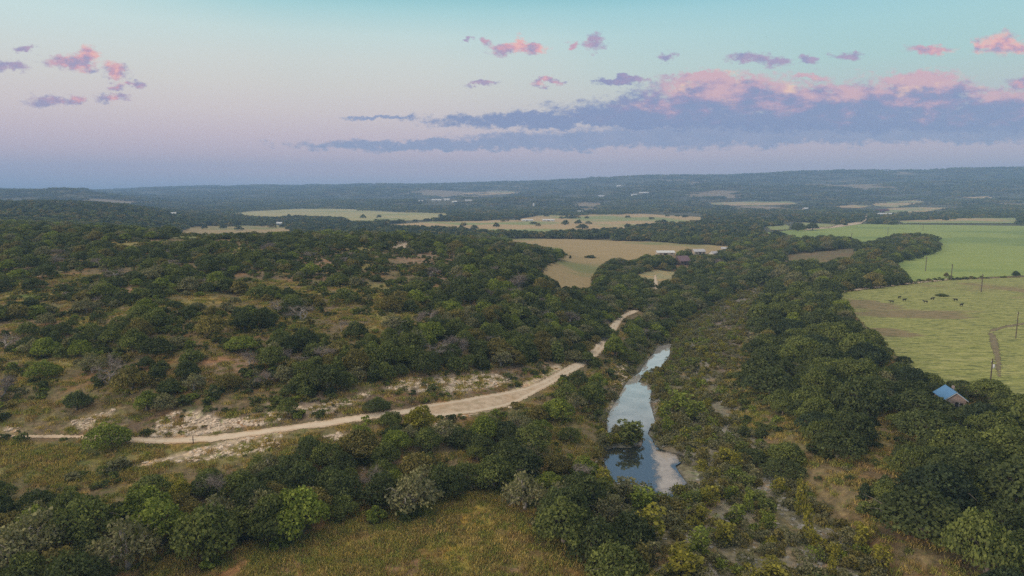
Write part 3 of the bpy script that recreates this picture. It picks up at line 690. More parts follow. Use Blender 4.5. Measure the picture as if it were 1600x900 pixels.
# each kind is built once at true size; a tree is then copied and scaled to its spot
def make_oak(seed, H, W, nl, n, size, sparse=False, flat=1.0, base=.30):
    rs = np.random.RandomState(seed); C, Rr = oak_lobes(rs, H, W, nl, flat, base=base)
    if sparse: Rr = [r * .82 for r in Rr]
    cr = leaf_obj('crown', [leaves(rs, C, Rr, n, size, spread=.75 if not sparse else 1.0, inner=.2 if not sparse else .6)], M_leaf)
    tr = trunk_mesh(rs, C, H, .035 * H + .02 * W, 7 if sparse else 5, M_pale if sparse else M_bark)
    return cr, tr, H, W
OAK = [make_oak(1, 5.6, 8.0, 19, 4700, .34), make_oak(2, 6.4, 8.2, 23, 4800, .34), make_oak(3, 5.0, 8.6, 18, 4700, .33), make_oak(4, 6.6, 7.4, 20, 4500, .34), make_oak(5, 5.4, 9.4, 25, 5000, .34, base=.25),
       make_oak(6, 7.0, 9.0, 28, 5400, .34), make_oak(7, 5.8, 7.6, 15, 4200, .33)]
OAK_S = [make_oak(21, 5.8, 8.4, 15, 1500, .36, True), make_oak(22, 6.2, 8.0, 19, 1700, .36, True), make_oak(23, 5.2, 8.8, 14, 1400, .36, True)]
def make_juniper(seed, H, W, n):
    rs = np.random.RandomState(seed); C, Rr = [], []
    for i in range(9):
        q = i / 8; a = i * 2.4; C.append((math.cos(a) * W * .2 * (1 - q * .8), math.sin(a) * W * .2 * (1 - q * .8), H * (.2 + .66 * q))); Rr.append(W * (.36 - .22 * q))
    L = leaves(rs, C, Rr, n, .34, zflat=1.15, spread=.7, lo=-.8)
    acc = Acc(); limb(acc, rs, (0, 0, -.4), (0, 0, H * .6), .16, .05); V, Fq = acc.get()
    return leaf_obj('crown', [L], M_leaf), mesh_obj('trunk', V, Fq, M_bark, link=False), H, W
JUN = [make_juniper(31, 4.2, 3.6, 1500), make_juniper(32, 3.6, 3.4, 1400), make_juniper(33, 5.0, 3.6, 1600)]
def make_bush(seed, H, W, n, size=.3, nl=7):
    rs = np.random.RandomState(seed); C, Rr = oak_lobes(rs, H, W, nl, 1, base=.22)
    acc = Acc()
    for i in range(4): limb(acc, rs, (0, 0, -.2), C[i], .06, .02, .1, 4, 4)
    V, Fq = acc.get()
    return leaf_obj('foliage', [leaves(rs, C, Rr, n, size, zflat=.8, spread=.9)], M_leaf), mesh_obj('stem', V, Fq, M_bark, link=False), H, W
BUSH = [make_bush(41, 2.2, 3.4, 900), make_bush(42, 2.8, 3.2, 950), make_bush(43, 1.8, 3.0, 800)]
def make_sapling(seed, H, W, n):
    rs = np.random.RandomState(seed); acc = Acc(); C, Rr = [], []
    for i in range(5):
        a = i * 1.3 + rs.rand(); e = np.array([math.cos(a) * W * .33 * rs.rand(), math.sin(a) * W * .33 * rs.rand(), H * (.65 + .35 * rs.rand())])
        P = limb(acc, rs, (rs.randn() * .1, rs.randn() * .1, -.2), e, .05, .015, .08, 4, 6)
        for k in range(1, 6):
            for _ in range(2): C.append(P[k] + rs.randn(3) * [.28, .28, .2]); Rr.append(.30 + .28 * rs.rand())
    V, Fq = acc.get()
    return leaf_obj('foliage', [leaves(rs, C, Rr, n, .27, zflat=1.1, spread=1.1, inner=.6)], M_leaf), mesh_obj('stem', V, Fq, M_bark, link=False), H, W
SAP = [make_sapling(51, 3.6, 2.4, 620), make_sapling(52, 4.4, 2.4, 700), make_sapling(53, 2.8, 2.6, 600), make_sapling(54, 3.2, 3.0, 700)]
def make_dead(seed, H, W, twigs=True):
    rs = np.random.RandomState(seed); acc = Acc(); tw = Acc()
    def grow(p, d, L, r, lvl):
        e = p + d * L
        limb(acc, rs, p, e, r, r * .55, .14, 5 if lvl < 2 else 3, 4)
        if lvl >= 4: return
        for _ in range(3 if lvl < 3 else 2):
            nd = d + rs.randn(3) * [.75, .75, .35]; nd[2] = max(nd[2], .02) ; nd /= np.linalg.norm(nd)
            grow(e, nd, L * (.62 + .2 * rs.rand()), r * .55, lvl + 1)
    grow(np.array([0, 0, -.3]), np.array([.1 * rs.randn(), .1 * rs.randn(), 1.]), H * .26, .15, 0)
    grow(np.array([0.1, 0, -.3]), np.array([.5 * rs.randn(), .5 * rs.randn(), .8]), H * .26, .11, 1)
    V, Fq = acc.get(); V[:, :2] *= W / (np.ptp(V[:, 0]) + 1e-6)
    V[:, 2] *= H / V[:, 2].max()
    tr = mesh_obj('trunk', V, Fq, M_pale, link=False)
    # haze of fine twigs
    C = V[rs.choice(len(V), 400)]; C = C[C[:, 2] > H * .3]; m = 700
    P = C[rs.choice(len(C), m)] + rs.randn(m, 3) * .25; D = rs.randn(m, 3) * [.5, .5, .35] + [0, 0, .1]; S = np.cross(D, rs.randn(m, 3)); S /= np.linalg.norm(S, axis=1)[:, None]
    Q = np.stack([P - S * .022, P + S * .022, P + D + S * .01, P + D - S * .01], 1).reshape(-1, 3)
    twg = mesh_obj('twigs', Q, np.arange(m * 4).reshape(m, 4), M_twig, link=False)
    return twg, tr, H, W
DEAD = [make_dead(61, 5.2, 6.4), make_dead(62, 4.6, 6.8), make_dead(63, 5.8, 5.4), make_dead(64, 3.6, 5.0)]
# coarser variants for the masses
def stuff_variant(seed, H, W, nl, n, size, m, flat=1, base=.22):
    rs = np.random.RandomState(seed); C, Rr = oak_lobes(rs, H, W, nl, flat, base=base)
    return leaf_obj('variant', [leaves(rs, C, Rr, n, size, spread=.65, lo=-.3)], m)
MID = [stuff_variant(70 + i, 5.0 + i * .35, 7.8 + (i % 3) * .7, 16 + i, 1900, .48, M_leaf_mix) for i in range(6)]
def tile(seed, n, ext, m, per=46, size=1.5):
    rs = np.random.RandomState(seed); parts = []
    for i in range(n):
        H = 4.5 + 3.5 * rs.rand(); W = 7 + 5 * rs.rand(); C, Rr = oak_lobes(rs, H, W, 4, 1, base=.3)
        V, Fq, lv = leaves(rs, C, Rr, per, size, spread=.45, lo=-.2)
        x, y = (rs.rand(2) - .5) * ext; ez = math.hypot(x, y)
        parts.append((V + [x, y, 0], Fq, np.clip(lv * .6 + .5 * rs.rand() , 0, 1)))
    return leaf_obj('variant', parts, m)
TILE = [tile(90 + i, 17, 46, M_leaf_far, 60, 1.7) for i in range(5)]
LOWB = []
for i in range(5):
    rs = np.random.RandomState(110 + i); C, Rr = oak_lobes(rs, .9 + .25 * i, 1.9 + .2 * i, 5, 1, base=.15)
    LOWB.append(leaf_obj('variant', [leaves(rs, C, Rr, 240, .24, zflat=.9, spread=1.0)], M_leaf_bed))
LOWH = []
for i in range(4):
    rs = np.random.RandomState(120 + i); C, Rr = oak_lobes(rs, 1.0 + .3 * i, 2.2, 5, 1, base=.15)
    LOWH.append(leaf_obj('variant', [leaves(rs, C, Rr, 240, .26, zflat=.9, spread=.9)], M_leaf_mix))
M_grass = leaf_material('dry_grass', [(.27, .235, .09, 1), (.22, .225, .07, 1), (.33, .27, .12, 1), (.18, .205, .065, 1), (.25, .19, .10, 1)])
GRS = []
for i in range(4):
    rs = np.random.RandomState(130 + i); m = 90; P = np.c_[rs.randn(m, 2) * .55, np.zeros(m)]; D = np.c_[rs.randn(m, 2) * .16, .22 + .3 * rs.rand(m)]; S = rs.randn(m, 3) * [1, 1, 0]; S /= np.linalg.norm(S, axis=1)[:, None]
    Q = np.stack([P - S * .05, P + S * .05, P + D + S * .02, P + D - S * .02], 1).reshape(-1, 3)
    GRS.append(leaf_obj('variant', [(Q, np.arange(m * 4).reshape(m, 4), rs.rand(m))], M_grass))
def rock_var(seed, m, flat=.6):
    rs = np.random.RandomState(seed); bm = bmesh.new(); bmesh.ops.create_icosphere(bm, subdivisions=1, radius=.5)
    for v in bm.verts: v.co *= .75 + .5 * rs.rand(); v.co.z *= flat; v.co.x *= 1.25
    me = bpy.data.meshes.new('variant'); bm.to_mesh(me); bm.free(); me.materials.append(m); return bpy.data.objects.new('variant', me)
ROCKW = [rock_var(140 + i, M_rock, .5 + .1 * i) for i in range(4)]
ROCKG = [rock_var(150 + i, M_rockgrey, .35 + .1 * i) for i in range(4)]

# ------------------------------------------------------------------ masses: one object with many unnumbered members
def mass(name, variants, P, scale, label, cat, tilt=0):
    P = np.asarray(P, float); n = len(P)
    if n == 0: return
    col = bpy.data.collections.new(name + '_variants')
    for o in variants: col.objects.link(o)
    me = bpy.data.meshes.new(name); me.vertices.add(n); me.vertices.foreach_set('co', P.astype(np.float32).ravel())
    def attr(nm, typ, key, v): a = me.attributes.new(nm, typ, 'POINT'); a.data.foreach_set(key, v.ravel())
    attr('vi', 'INT', 'value', RS.randint(0, len(variants), n).astype(np.int32))
    rot = np.zeros((n, 3), np.float32); rot[:, 2] = RS.rand(n) * 2 * PI; rot[:, :2] = RS.randn(n, 2) * tilt
    attr('rot', 'FLOAT_VECTOR', 'vector', rot); attr('scl', 'FLOAT_VECTOR', 'vector', np.asarray(scale, np.float32))
    o = bpy.data.objects.new(name, me); COL.objects.link(o)
    g = bpy.data.node_groups.new(name, 'GeometryNodeTree')
    g.interface.new_socket('Geometry', in_out='INPUT', socket_type='NodeSocketGeometry'); g.interface.new_socket('Geometry', in_out='OUTPUT', socket_type='NodeSocketGeometry')
    N = g.nodes; i_ = N.new('NodeGroupInput'); o_ = N.new('NodeGroupOutput'); iop = N.new('GeometryNodeInstanceOnPoints'); ci = N.new('GeometryNodeCollectionInfo')
    ci.inputs['Collection'].default_value = col; ci.inputs['Separate Children'].default_value = True; ci.inputs['Reset Children'].default_value = True
    def na(nm, dt): a = N.new('GeometryNodeInputNamedAttribute'); a.data_type = dt; a.inputs['Name'].default_value = nm; return a.outputs['Attribute']
    g.links.new(i_.outputs[0], iop.inputs['Points']); g.links.new(ci.outputs[0], iop.inputs['Instance']); iop.inputs['Pick Instance'].default_value = True
    g.links.new(na('vi', 'INT'), iop.inputs['Instance Index']); g.links.new(na('scl', 'FLOAT_VECTOR'), iop.inputs['Scale'])
    e2r = N.new('FunctionNodeEulerToRotation'); g.links.new(na('rot', 'FLOAT_VECTOR'), e2r.inputs[0]); g.links.new(e2r.outputs[0], iop.inputs['Rotation'])
    g.links.new(iop.outputs[0], o_.inputs[0])
    md = o.modifiers.new('spread', 'NODES'); md.node_group = g
    return tag(o, label, cat, kind='stuff')

# ------------------------------------------------------------------ where trees may stand
OPEN = ROAD_OPEN + [WATER, TRACK, F_GREEN_OPEN, F_PAST_OPEN, F_TAN_OPEN, F_MID_OPEN, F_FAR_OPEN, F_LEFT_OPEN, MEADOW, GRASS_L, BAND, SLOPE_R, DRIVE, SPOIL] + SLIVERS + \
       [[(1464,609),(1508,609),(1512,632),(1500,640),(1475,640),(1466,626)], [(1120,470),(1172,466),(1168,560),(1140,600),(1150,640),(1118,600),(1108,520)], [(1253,355),(1310,352),(1350,344),(1350,334),(1358,334),(1356,346),(1300,357)],
        [(1150,600),(1200,640),(1240,690),(1215,695),(1150,650)], [(1165,645),(1235,655),(1242,690),(1195,700)], [(1355,640),(1375,640),(1395,690),(1370,690)], [(360,310),(366,310),(366,312),(360,312)], [(1026,392),(1052,392),(1052,400),(1026,400)], [(1056,402),(1078,402),(1078,416),(1056,416)],[(1205,405),(1280,392),(1345,388),(1330,400),(1290,408)]]
for b_ in BUILD:
    hw = b_[3] * F / unproj([(b_[1], b_[2])])[0][1] / 2 + 1.5; hh = (b_[5] + b_[6]) * F / unproj([(b_[1], b_[2])])[0][1]
    if b_[0] != 'cabin': OPEN.append([(b_[1] - hw, b_[2] - hh - .5), (b_[1] + hw, b_[2] - hh - .5), (b_[1] + hw, b_[2] - hh * .2), (b_[1] - hw, b_[2] - hh * .2)])
def clearing(px, py, k=1.0):
    m = np.zeros(len(px), bool)
    for _, cx, cy, rx, ry in CLEAR: m |= ((px - cx) / (rx * k)) ** 2 + ((py - cy) / (ry * k)) ** 2 < 1
    return m
BANK = [(940,650),(946,625),(955,600),(968,580),(985,574),(984,588),(975,603),(956,637)]
BELT = [(330,735),(440,690),(600,665),(700,658),(800,645),(900,585),(960,520),(1010,490),(1000,560),(950,600),(930,800),(700,770),(560,800),(400,850),(200,900),(-130,900),(-130,760),(120,770)]
def visible_ok(X, Y, Z, H, W, lat=.33):
    """a tree is kept only where neither its foot nor its crown stands in one of the open patches"""
    ok = np.ones(len(X), bool)
    for fz, fx in ((0, 0), (.25, 0), (.85, 0), (.6, -lat), (.6, lat), (.12, lat), (.12, -lat)):
        px, py = project(X + fx * W, Y, Z + fz * H)
        jx = (fbm(X / 30, Y / 60, 201) - .5) * 16 * (Y > 400); jy = (fbm(X / 30 + 9, Y / 60, 203) - .5) * 5 * (Y > 400)
        for poly in OPEN: ok &= ~inpoly(px + jx, py + jy, poly)
    for fz, fx in ((.97, 0), (.5, -.52), (.5, .52), (.8, -.36), (.8, .36), (.25, .5), (.25, -.5), (.1, .2), (.1, -.2)):
        px, py = project(X + fx * W, Y, Z + fz * H)
        for poly in ROAD_OPEN + [WATER, SPOIL, BANK]: ok &= ~inpoly(px, py, poly)
    return ok
def scatter(y0, y1, n, s0=-1.15, s1=.98):
    n = int(n * 1.25) if s0 < -1 else n
    y = np.sqrt(RS.rand(n) * (y1 ** 2 - y0 ** 2) + y0 ** 2); s = s0 + (s1 - s0) * RS.rand(n); return s * y, y
class Grid:
    def __init__(s, c): s.c = c; s.d = {}
    def ok(s, x, y, r):
        ix, iy = int(x // s.c), int(y // s.c); m = int(r * 2 // s.c) + 1
        for i in range(ix - m, ix + m + 1):
            for j in range(iy - m, iy + m + 1):
                for (a, b, q) in s.d.get((i, j), ()):
                    if (a - x) ** 2 + (b - y) ** 2 < (q + r) ** 2: return False
        return True
    def put(s, x, y, r): s.d.setdefault((int(x // s.c), int(y // s.c)), []).append((x, y, r))
GRID = Grid(5.0)
TREES = []      # dicts: kind, x, y, z, H, W, tone, variant
def near_bed(x, y): return sdist(x, y, bed_w)
EAST = [(1260,410),(1300,420),(1424,400),(1470,360),(1440,340),(1200,340),(1180,440),(1175,470),(1168,560),(1130,600),(1150,660),(1235,720),(1400,690),(1400,750),(1345,790),(1500,880),(1560,960),(1800,960),(1800,560),(1400,430)]
def add(kind, x, y, H, W, tone, grp=None, z=None): 
    TREES.append(dict(kind=kind, x=x, y=y, z=hz(x, y) if z is None else z, H=H, W=W, tone=tone, grp=grp)); GRID.put(x, y, W * .30)
def at_px(kind, px, py, H, W, tone):
    p = unproj([(px, py)])[0]; add(kind, p[0], p[1], H, W, tone)
# hand-set trees read off the photograph: (kind, foot px, foot py, height, width, tone)
HAND = [('oak',171,697,5.2,8.2,'bright green'),('bush',185,733,2.4,5.0,'grey-green'),('bush',115,748,1.6,3.2,'grey-green'),('oak',55,870,8.5,11,'grey-green'),('oak',5,900,8.5,11,'grey-green'),('oak',200,888,8.5,10.5,'grey-green'),('oak',130,850,8,10,'mid green'),('oak',320,872,8.5,11,'mid green'),('oak',250,850,8,9,'bright green'),
    ('oak',470,835,8.2,9.5,'bright green'),('oak',430,838,7.5,8,'mid green'),('oak',400,800,6,7,'dark green'),('oak',645,800,8.5,10,'grey-green'),('oak',700,775,6.5,8,'dark green'),('oak',600,792,6.5,7,'dark green'),('oak',820,795,7.5,8.5,'grey-green'),('oak',770,762,6.5,8,'mid green'),
    ('oak',880,850,8,9,'mid green'),('oak',930,870,7,9,'dark green'),('oak',960,905,6,9,'mid green'),('bush',590,815,3,3.4,'bright green'),('bush',640,808,2.6,4,'mid green'),('bush',435,857,2.2,2.8,'bright green'),('bush',330,885,2.4,3,'bright green'),
    ('oak',283,785,4.6,4.4,'yellow-green'),('dead',342,785,5.6,4.6,''),('dead',580,770,5.4,5.4,''),('dead',682,562,5.2,6.4,''),('dead',640,545,5.5,6,''),('dead',720,555,4.5,6,''),('dead',172,600,5,6,''),('dead',175,580,4.5,5,''),('dead',470,500,4.5,7,''),('dead',435,490,4.5,5,''),
    ('dead',5,622,5,6,''),('dead',390,575,4,5,''),('dead',655,508,4,5,''),('dead',10,545,4,5,''),('dead',770,545,4,4,''),('dead',535,520,3.5,5,''),('dead',810,492,4.2,4.5,''),('dead',1120,418,6,12,''),
    ('oak',375,548,4.6,8,'bright green'),('oak',240,555,5,9,'dark green'),('oak',120,640,4.5,5.5,'dark green'),('oak',230,640,4.6,6,'bright green'),('oak',70,590,4.6,7,'bright green'),('oak',450,650,5,4.5,'mid green'),('oak',655,672,6.0,6.5,'yellow-green'),('oak',610,668,4,5,'mid green'),
    ('oak',590,640,2.6,6,'dark green'),('bush',480,692,1.6,3.5,'mid green'),('oak',620,705,5,6,'bright green'),('oak',870,655,5.5,8,'bright green'),('oak',960,560,9,7,'bright green'),('sapling',981,690,5.2,6,'mid green'),('sapling',993,690,4.5,4,'mid green'),
    ('oak',1175,720,2.6,7,'dark green'),('juniper',1163,681,2.6,3,'dark green'),('juniper',1190,683,2.2,3.4,'dark green'),('juniper',1351,779,3,2.6,'blackish green'),('juniper',1382,770,3.4,3,'dark green'),('oak',1220,742,3.5,9,'dark green'),('bush',1360,798,1.6,4.6,'mid green'),
    ('oak',1310,715,6.5,11,'dark green'),('oak',1440,830,8,13,'dark green'),('oak',1540,895,9,10,'mid green'),('oak',1590,790,9,12,'dark green'),('oak',1500,690,3.2,9,'mid green'),('oak',1410,570,3.2,4.8,'blackish green'),('oak',1545,628,6.6,10,'mid green'),('oak',1500,612,3.6,8,'dark green'),('oak',1445,650,6,14,'dark green'),('bush',1470,607,1.8,4,'dark green'),
    ('oak',1587,433,4.2,5.0,'blackish green'),('oak',1478,434,3.6,3.0,'olive'),('bush',1472,463,1.6,6,'dark green'),('oak',910,358,8.5,16,'dark green'),('oak',1247,361,12,17,'dark green'),('oak',1269,360,12,17,'dark green'),('bush',891,404,3,2,'dark green'),('bush',922,403,2.5,9,'dark green'),
    ('juniper',1363,665,2.4,3,'blackish green'),('oak',865,403,7,16,'dark green'),('oak',845,404,6,12,'dark green'),
    ('sapling',1018,846,6,5.5,'yellow-green'),('sapling',1062,905,5,6,'yellow-green'),('sapling',1095,865,4,4,'bright green'),('sapling',1000,800,4.4,5,'bright green'),('sapling',975,790,5,5,'grey-green'),('sapling',945,765,4,3.6,'yellow-green'),
    ('sapling',1250,808,6.2,3.2,'yellow-green'),('sapling',1262,840,5.2,2.8,'yellow-green'),('sapling',1268,852,2.5,2.0,'yellow-green'),('sapling',1305,878,2.8,3.0,'yellow-green'),('sapling',1345,855,4.2,3,'yellow-green'),('sapling',1378,892,4.2,3,'yellow-green'),('sapling',1210,905,3,5,'yellow-green'),('sapling',1130,850,4,3.5,'yellow-green'),
    ('sapling',1110,790,3.6,4.4,'yellow-green'),('sapling',1060,640,5.2,6.5,'bright green'),('sapling',1085,655,5,6,'bright green'),('sapling',1040,655,4,5,'bright green'),('sapling',1130,725,3.6,4.4,'yellow-green'),('sapling',1148,735,3.6,4.4,'yellow-green'),('sapling',1095,555,3.4,5,'yellow-green'),('sapling',1085,575,3.4,5,'mid green'),
    ('sapling',1170,800,4,3,'bright green'),('sapling',1215,770,3,2.6,'yellow-green'),('sapling',1300,905,3,2.4,'yellow-green'),('sapling',1095,815,3,3,'yellow-green')]
for h in HAND: at_px(*h)
tones_h = ['dark green', 'mid green', 'dark green', 'grey-green', 'mid green', 'olive', 'olive', 'bright green', 'dark green', 'grey-green']
cs = []
X, Y = scatter(84, 760, 90000)
Z = height(X, Y); px, py = project(X, Y, Z + 2)
n = fbm(X / 26, Y / 26, 61, 3); db = near_bed(X, Y)
east = inpoly(px, py, EAST); inbed = db > 1
hill = (X < .08 * Y) & (Y > 135) & (Y < 520) & ~east & ~inpoly(px, py, BELT)
ridge_dense = hill & inpoly(px, py, [(400,660),(400,560),(480,520),(560,560),(620,500),(700,470),(720,400),(860,385),(1000,470),(1000,520),(900,560),(840,570),(780,580),(640,590),(580,605),(440,625)])
u = RS.rand(len(X))
keepP = np.where(hill & ~ridge_dense, np.where(px > 560, .012, .02) + (n + (fbm(X / 9, Y / 9, 62) - .5) * .35 > np.where(py < 440, .47, .55)) * .8, 1.0)
keepP = np.where((Y > 480), 1, keepP)
keepP = np.where(east & (fbm(X / 12, Y / 12, 64) < .36), .0, keepP)
keepP = np.where(inpoly(px, py, BELT) & (fbm(X / 11, Y / 11, 65) < np.where((px > 500) & (py < 730), .47, .33)), .01, keepP)
sel = (u < keepP) & ~inbed
sel &= ~(clearing(px, py) & hill)
X, Y, Z, px, py, east, hill, ridge_dense = [a[sel] for a in (X, Y, Z, px, py, east, hill, ridge_dense)]
sz = RS.rand(len(X))
W = np.where(east, 5.5 + 8.0 * sz ** 1.3, np.where(hill & ~ridge_dense, 2.8 + 5.6 * sz ** 1.3, 4.4 + 4.6 * sz)); W = np.where(Y > 480, 7 + 5 * sz, W)
H = W * (.50 + .22 * RS.rand(len(X))); H = np.where(east, W * (.60 + .2 * RS.rand(len(X))), H); H = np.where(ridge_dense | ((Y < 200) & ~east), W * (.66 + .25 * RS.rand(len(X))), H)
ok = visible_ok(X, Y, Z, H, W)
# the cabin keeps open ground round it
cab = unproj([(1488, 636)])[0]
for i in np.nonzero(ok)[0][:]:
    x, y, w = X[i], Y[i], W[i]
    if math.hypot(x - cab[0], y - cab[1]) < 5 + w * .5: continue
    if not GRID.ok(x, y, w * ((.25 + .08 * RS.rand()) if not hill[i] or ridge_dense[i] else .36)): continue
    q = RS.rand()
    if east[i]: kind, tone = 'oak', ('dark green', 'dark green', 'blackish green', 'mid green', 'dark green', 'mid green')[RS.randint(6)]
    else:
        kind = 'oak'; tone = tones_h[RS.randint(len(tones_h))]
        if q < .045 and 125 < y < 330: kind, tone = 'dead', ''
        elif q < .20 and ridge_dense[i]: kind, tone = 'juniper', ('mid green', 'dark green')[RS.randint(2)]
        elif w < 4.0: kind = 'bush'
    h = H[i]
    if kind == 'juniper': w = 3.4 + 1.6 * RS.rand(); h = w * 1.25
    if kind == 'bush': h = w * .62
    add(kind, x, y, h, w, tone, z=Z[i])
# riverbed saplings
X, Y = scatter(92, 430, 26000, .0, .62); Z = height(X, Y); db = near_bed(X, Y)
n = fbm(X / 11, Y / 11, 66, 3); s_ = X / Y
dens = np.where(s_ < .235, (n > .52) * .6 + .008, (n > .68) * .3 + .003); dens = np.where(Y > 220, (n > .57) * .3 + .006, dens)
sel = (db > .5) & (RS.rand(len(X)) < dens); X, Y, Z = X[sel], Y[sel], Z[sel]
W = 1.5 + 2.6 * RS.rand(len(X)); H = W * (.55 + .6 * RS.rand(len(X)))
H = np.where(X / Y > .33, H * .8, H); W = np.where(Y > 220, W * .7, W); H = np.where(Y > 220, H * .6, H)
wdist = sdist(X, Y, water_w)
ok = visible_ok(X, Y, Z, H, W, .4) & (wdist < -.3 * W)
for i in np.nonzero(ok)[0]:
    if GRID.ok(X[i], Y[i], W[i] * .38): add('sapling', X[i], Y[i], H[i], W[i], ('mid green', 'olive', 'grey-green', 'yellow-green', 'bright green', 'mid green', 'olive')[RS.randint(7)], z=Z[i])
for T_ in TREES:
    a, b = project(T_['x'], T_['y'], T_['z'] + T_['H'] * .5); T_['px'], T_['py'] = float(a), float(b)
    T_['size'] = T_['W'] * T_['H'] / T_['y'] ** 2
    T_['in'] = -20 < a < 1620 and b < 925
print('TREES', {k: sum(t_['kind'] == k for t_ in TREES) for k in ('oak', 'dead', 'juniper', 'bush', 'sapling')})
LIMITS = {'oak': 295, 'dead': 60, 'juniper': 110, 'bush': 90, 'sapling': 170}
single, rest = [], []
for k, lim in LIMITS.items():
    hand = [t_ for t_ in TREES[:len(HAND)] if t_['kind'] == k]
    oth = sorted([t_ for t_ in TREES[len(HAND):] if t_['kind'] == k and t_['in']], key=lambda t_: -t_['size'])
    n_ = lim - len(hand)
    single += hand + oth[:n_]; rest += oth[n_:] + [t_ for t_ in TREES[len(HAND):] if t_['kind'] == k and not t_['in']]
VAR = {'oak': OAK, 'juniper': JUN, 'bush': BUSH, 'sapling': SAP, 'dead': DEAD}
NAME = {'oak': 'oak_tree', 'juniper': 'juniper_tree', 'bush': 'bush', 'sapling': 'riverbed_sapling', 'dead': 'dead_tree'}
for i, t_ in enumerate(single):
    vs = VAR[t_['kind']]
    if t_['kind'] == 'oak' and t_['tone'] == 'grey-green': vs = OAK_S
    cr, tr, H0, W0 = vs[RS.randint(len(vs))]
    r = empty(NAME[t_['kind']], (t_['x'], t_['y'], t_['z']), RS.rand() * 6.28)
    r.scale = (t_['W'] / W0, t_['W'] / W0 * (.9 + .2 * RS.rand()), t_['H'] / H0)
    for src in (cr, tr):
        c = src.copy(); c.parent = r; COL.objects.link(c)
        if t_['tone']:
            f = .88 + .24 * RS.rand(); col = TONE[t_['tone']]; c.color = (col[0] * f, col[1] * f, col[2] * f, 1)
    t_['obj'] = r
def P_of(lst): return [(t_['x'], t_['y'], t_['z']) for t_ in lst]
dead_rest = [t_ for t_ in rest if t_['kind'] == 'dead']
sap_rest = [t_ for t_ in rest if t_['kind'] == 'sapling']
tree_rest = [t_ for t_ in rest if t_['kind'] in ('oak', 'juniper', 'bush')]
mass('hillside_woods', MID, P_of(tree_rest), [(t_['W'] / 8.2, t_['W'] / 8.2, t_['H'] / 5.8) for t_ in tree_rest], 'smaller oaks and junipers massed over the hill and valley farther off', 'woods')
if dead_rest: mass('bare_trees', [d[1].copy() for d in DEAD], P_of(dead_rest), [(t_['W'] / 6, t_['W'] / 6, t_['H'] / 5) for t_ in dead_rest], 'distant bare grey trees scattered through the hillside woods', 'trees')
SAPS = []
for i in range(4):
    o = SAP[i][0].copy(); o.data = o.data.copy(); o.data.materials.clear(); o.data.materials.append(M_leaf_bed); SAPS.append(o)
mass('riverbed_thicket', SAPS, P_of(sap_rest), [(t_['W'] / 2.6, t_['W'] / 2.6, t_['H'] / 3.5) for t_ in sap_rest], 'green thicket of small saplings filling the dry riverbed', 'thicket')
# valley woods 700 m to 1.5 km
X, Y = scatter(745, 1550, 60000); Z = height(X, Y)
Hh = 5 + 4 * RS.rand(len(X)); Ww = 8 + 6 * RS.rand(len(X)); ok = visible_ok(X, Y, Z, Hh, Ww)
n = fbm(X / 120, Y / 160, 71, 3); ok &= RS.rand(len(X)) < np.where((X > .05 * Y) & (Y > 900), smooth(.3, .5, n), 1)
lone = (RS.rand(len(X)) < .012) & (fbm(X / 60, Y / 60, 73) > .56) & (Y > 900); lone &= ~inpoly(*project(X, Y, Z), F_GREEN_OPEN); ok |= lone
g2 = Grid(8.0); keep = []
for i in np.nonzero(ok)[0]:
    if g2.ok(X[i], Y[i], Ww[i] * .30): g2.put(X[i], Y[i], Ww[i] * .30); keep.append(i)
MID2 = [stuff_variant(170 + i, 5.6, 8.2, 8, 420, 1.0, M_leaf_far) for i in range(5)]
mass('valley_woods', MID2, np.c_[X, Y, Z][keep], np.c_[Ww / 8.2, Ww / 8.2, Hh / 5.6][keep], 'dark woods and tree lines between the fields across the valley', 'woods')
# far woods in patches
PX, PS = [], []
for (y0, y1, cell, sc) in ((1500, 2400, 40, 1.0), (2400, 3800, 60, 1.45), (3800, 6000, 85, 2.0)):
    n_ = int(.85 * (y1 ** 2 - y0 ** 2) / cell ** 2 * 1.25); X, Y = scatter(y0, y1, n_); n_ = len(X); Z = height(X, Y)
    Hh = np.full(n_, 5. * sc ** .5); ok = visible_ok(X, Y, Z, Hh, np.full(n_, cell * 1.0), .42)
    nn = fbm(X / 260, Y / 420, 77); ok &= nn < .70
    if y0 < 3000: ok &= RS.rand(n_) < .93
    PX.append(np.c_[X, Y, Z][ok]); PS.append(np.c_[np.full(ok.sum(), sc), np.full(ok.sum(), sc), np.full(ok.sum(), sc ** .55) * (.8 + .5 * RS.rand(ok.sum()))])
mass('far_woods', TILE, np.concatenate(PX), np.concatenate(PS), 'hazy blue-green woods covering the far plain and ridges', 'woods')
# low growth
def lows(y0, y1, n_, s0, s1, fn, H_=.8, W_=1.6):
    X, Y = scatter(y0, y1, n_, s0, s1); Z = height(X, Y); px, py = project(X, Y, Z); k = RS.rand(len(X)) < fn(X, Y, px, py)
    X, Y, Z = X[k], Y[k], Z[k]; return X, Y, Z
def notroad(px, py):
    m = np.ones(len(px), bool)
    for p in [ROAD, WATER, TRACK]: m &= sdist(px, py, p) < -2
    return m
X, Y, Z = lows(90, 440, 60000, 0, .62, lambda X, Y, px, py: (near_bed(X, Y) > 0) * (sdist(X, Y, water_w) < -.8) * (.15 + .85 * smooth(.38, .56, fbm(X / 6, Y / 6, 81))) * np.where(X / Y > .27, .40, .62))
sc = .6 + .8 * RS.rand(len(X)); mass('riverbed_scrub', LOWB, np.c_[X, Y, Z], np.c_[sc, sc, sc * (.7 + .5 * RS.rand(len(X)))], 'low green scrub scattered over the gravel riverbed', 'scrub')
def offrub(px, py):
    m = np.ones(len(px), bool)
    for poly, d in RUBBLE: m &= ~inpoly(px, py, poly)
    return .12 + .88 * m
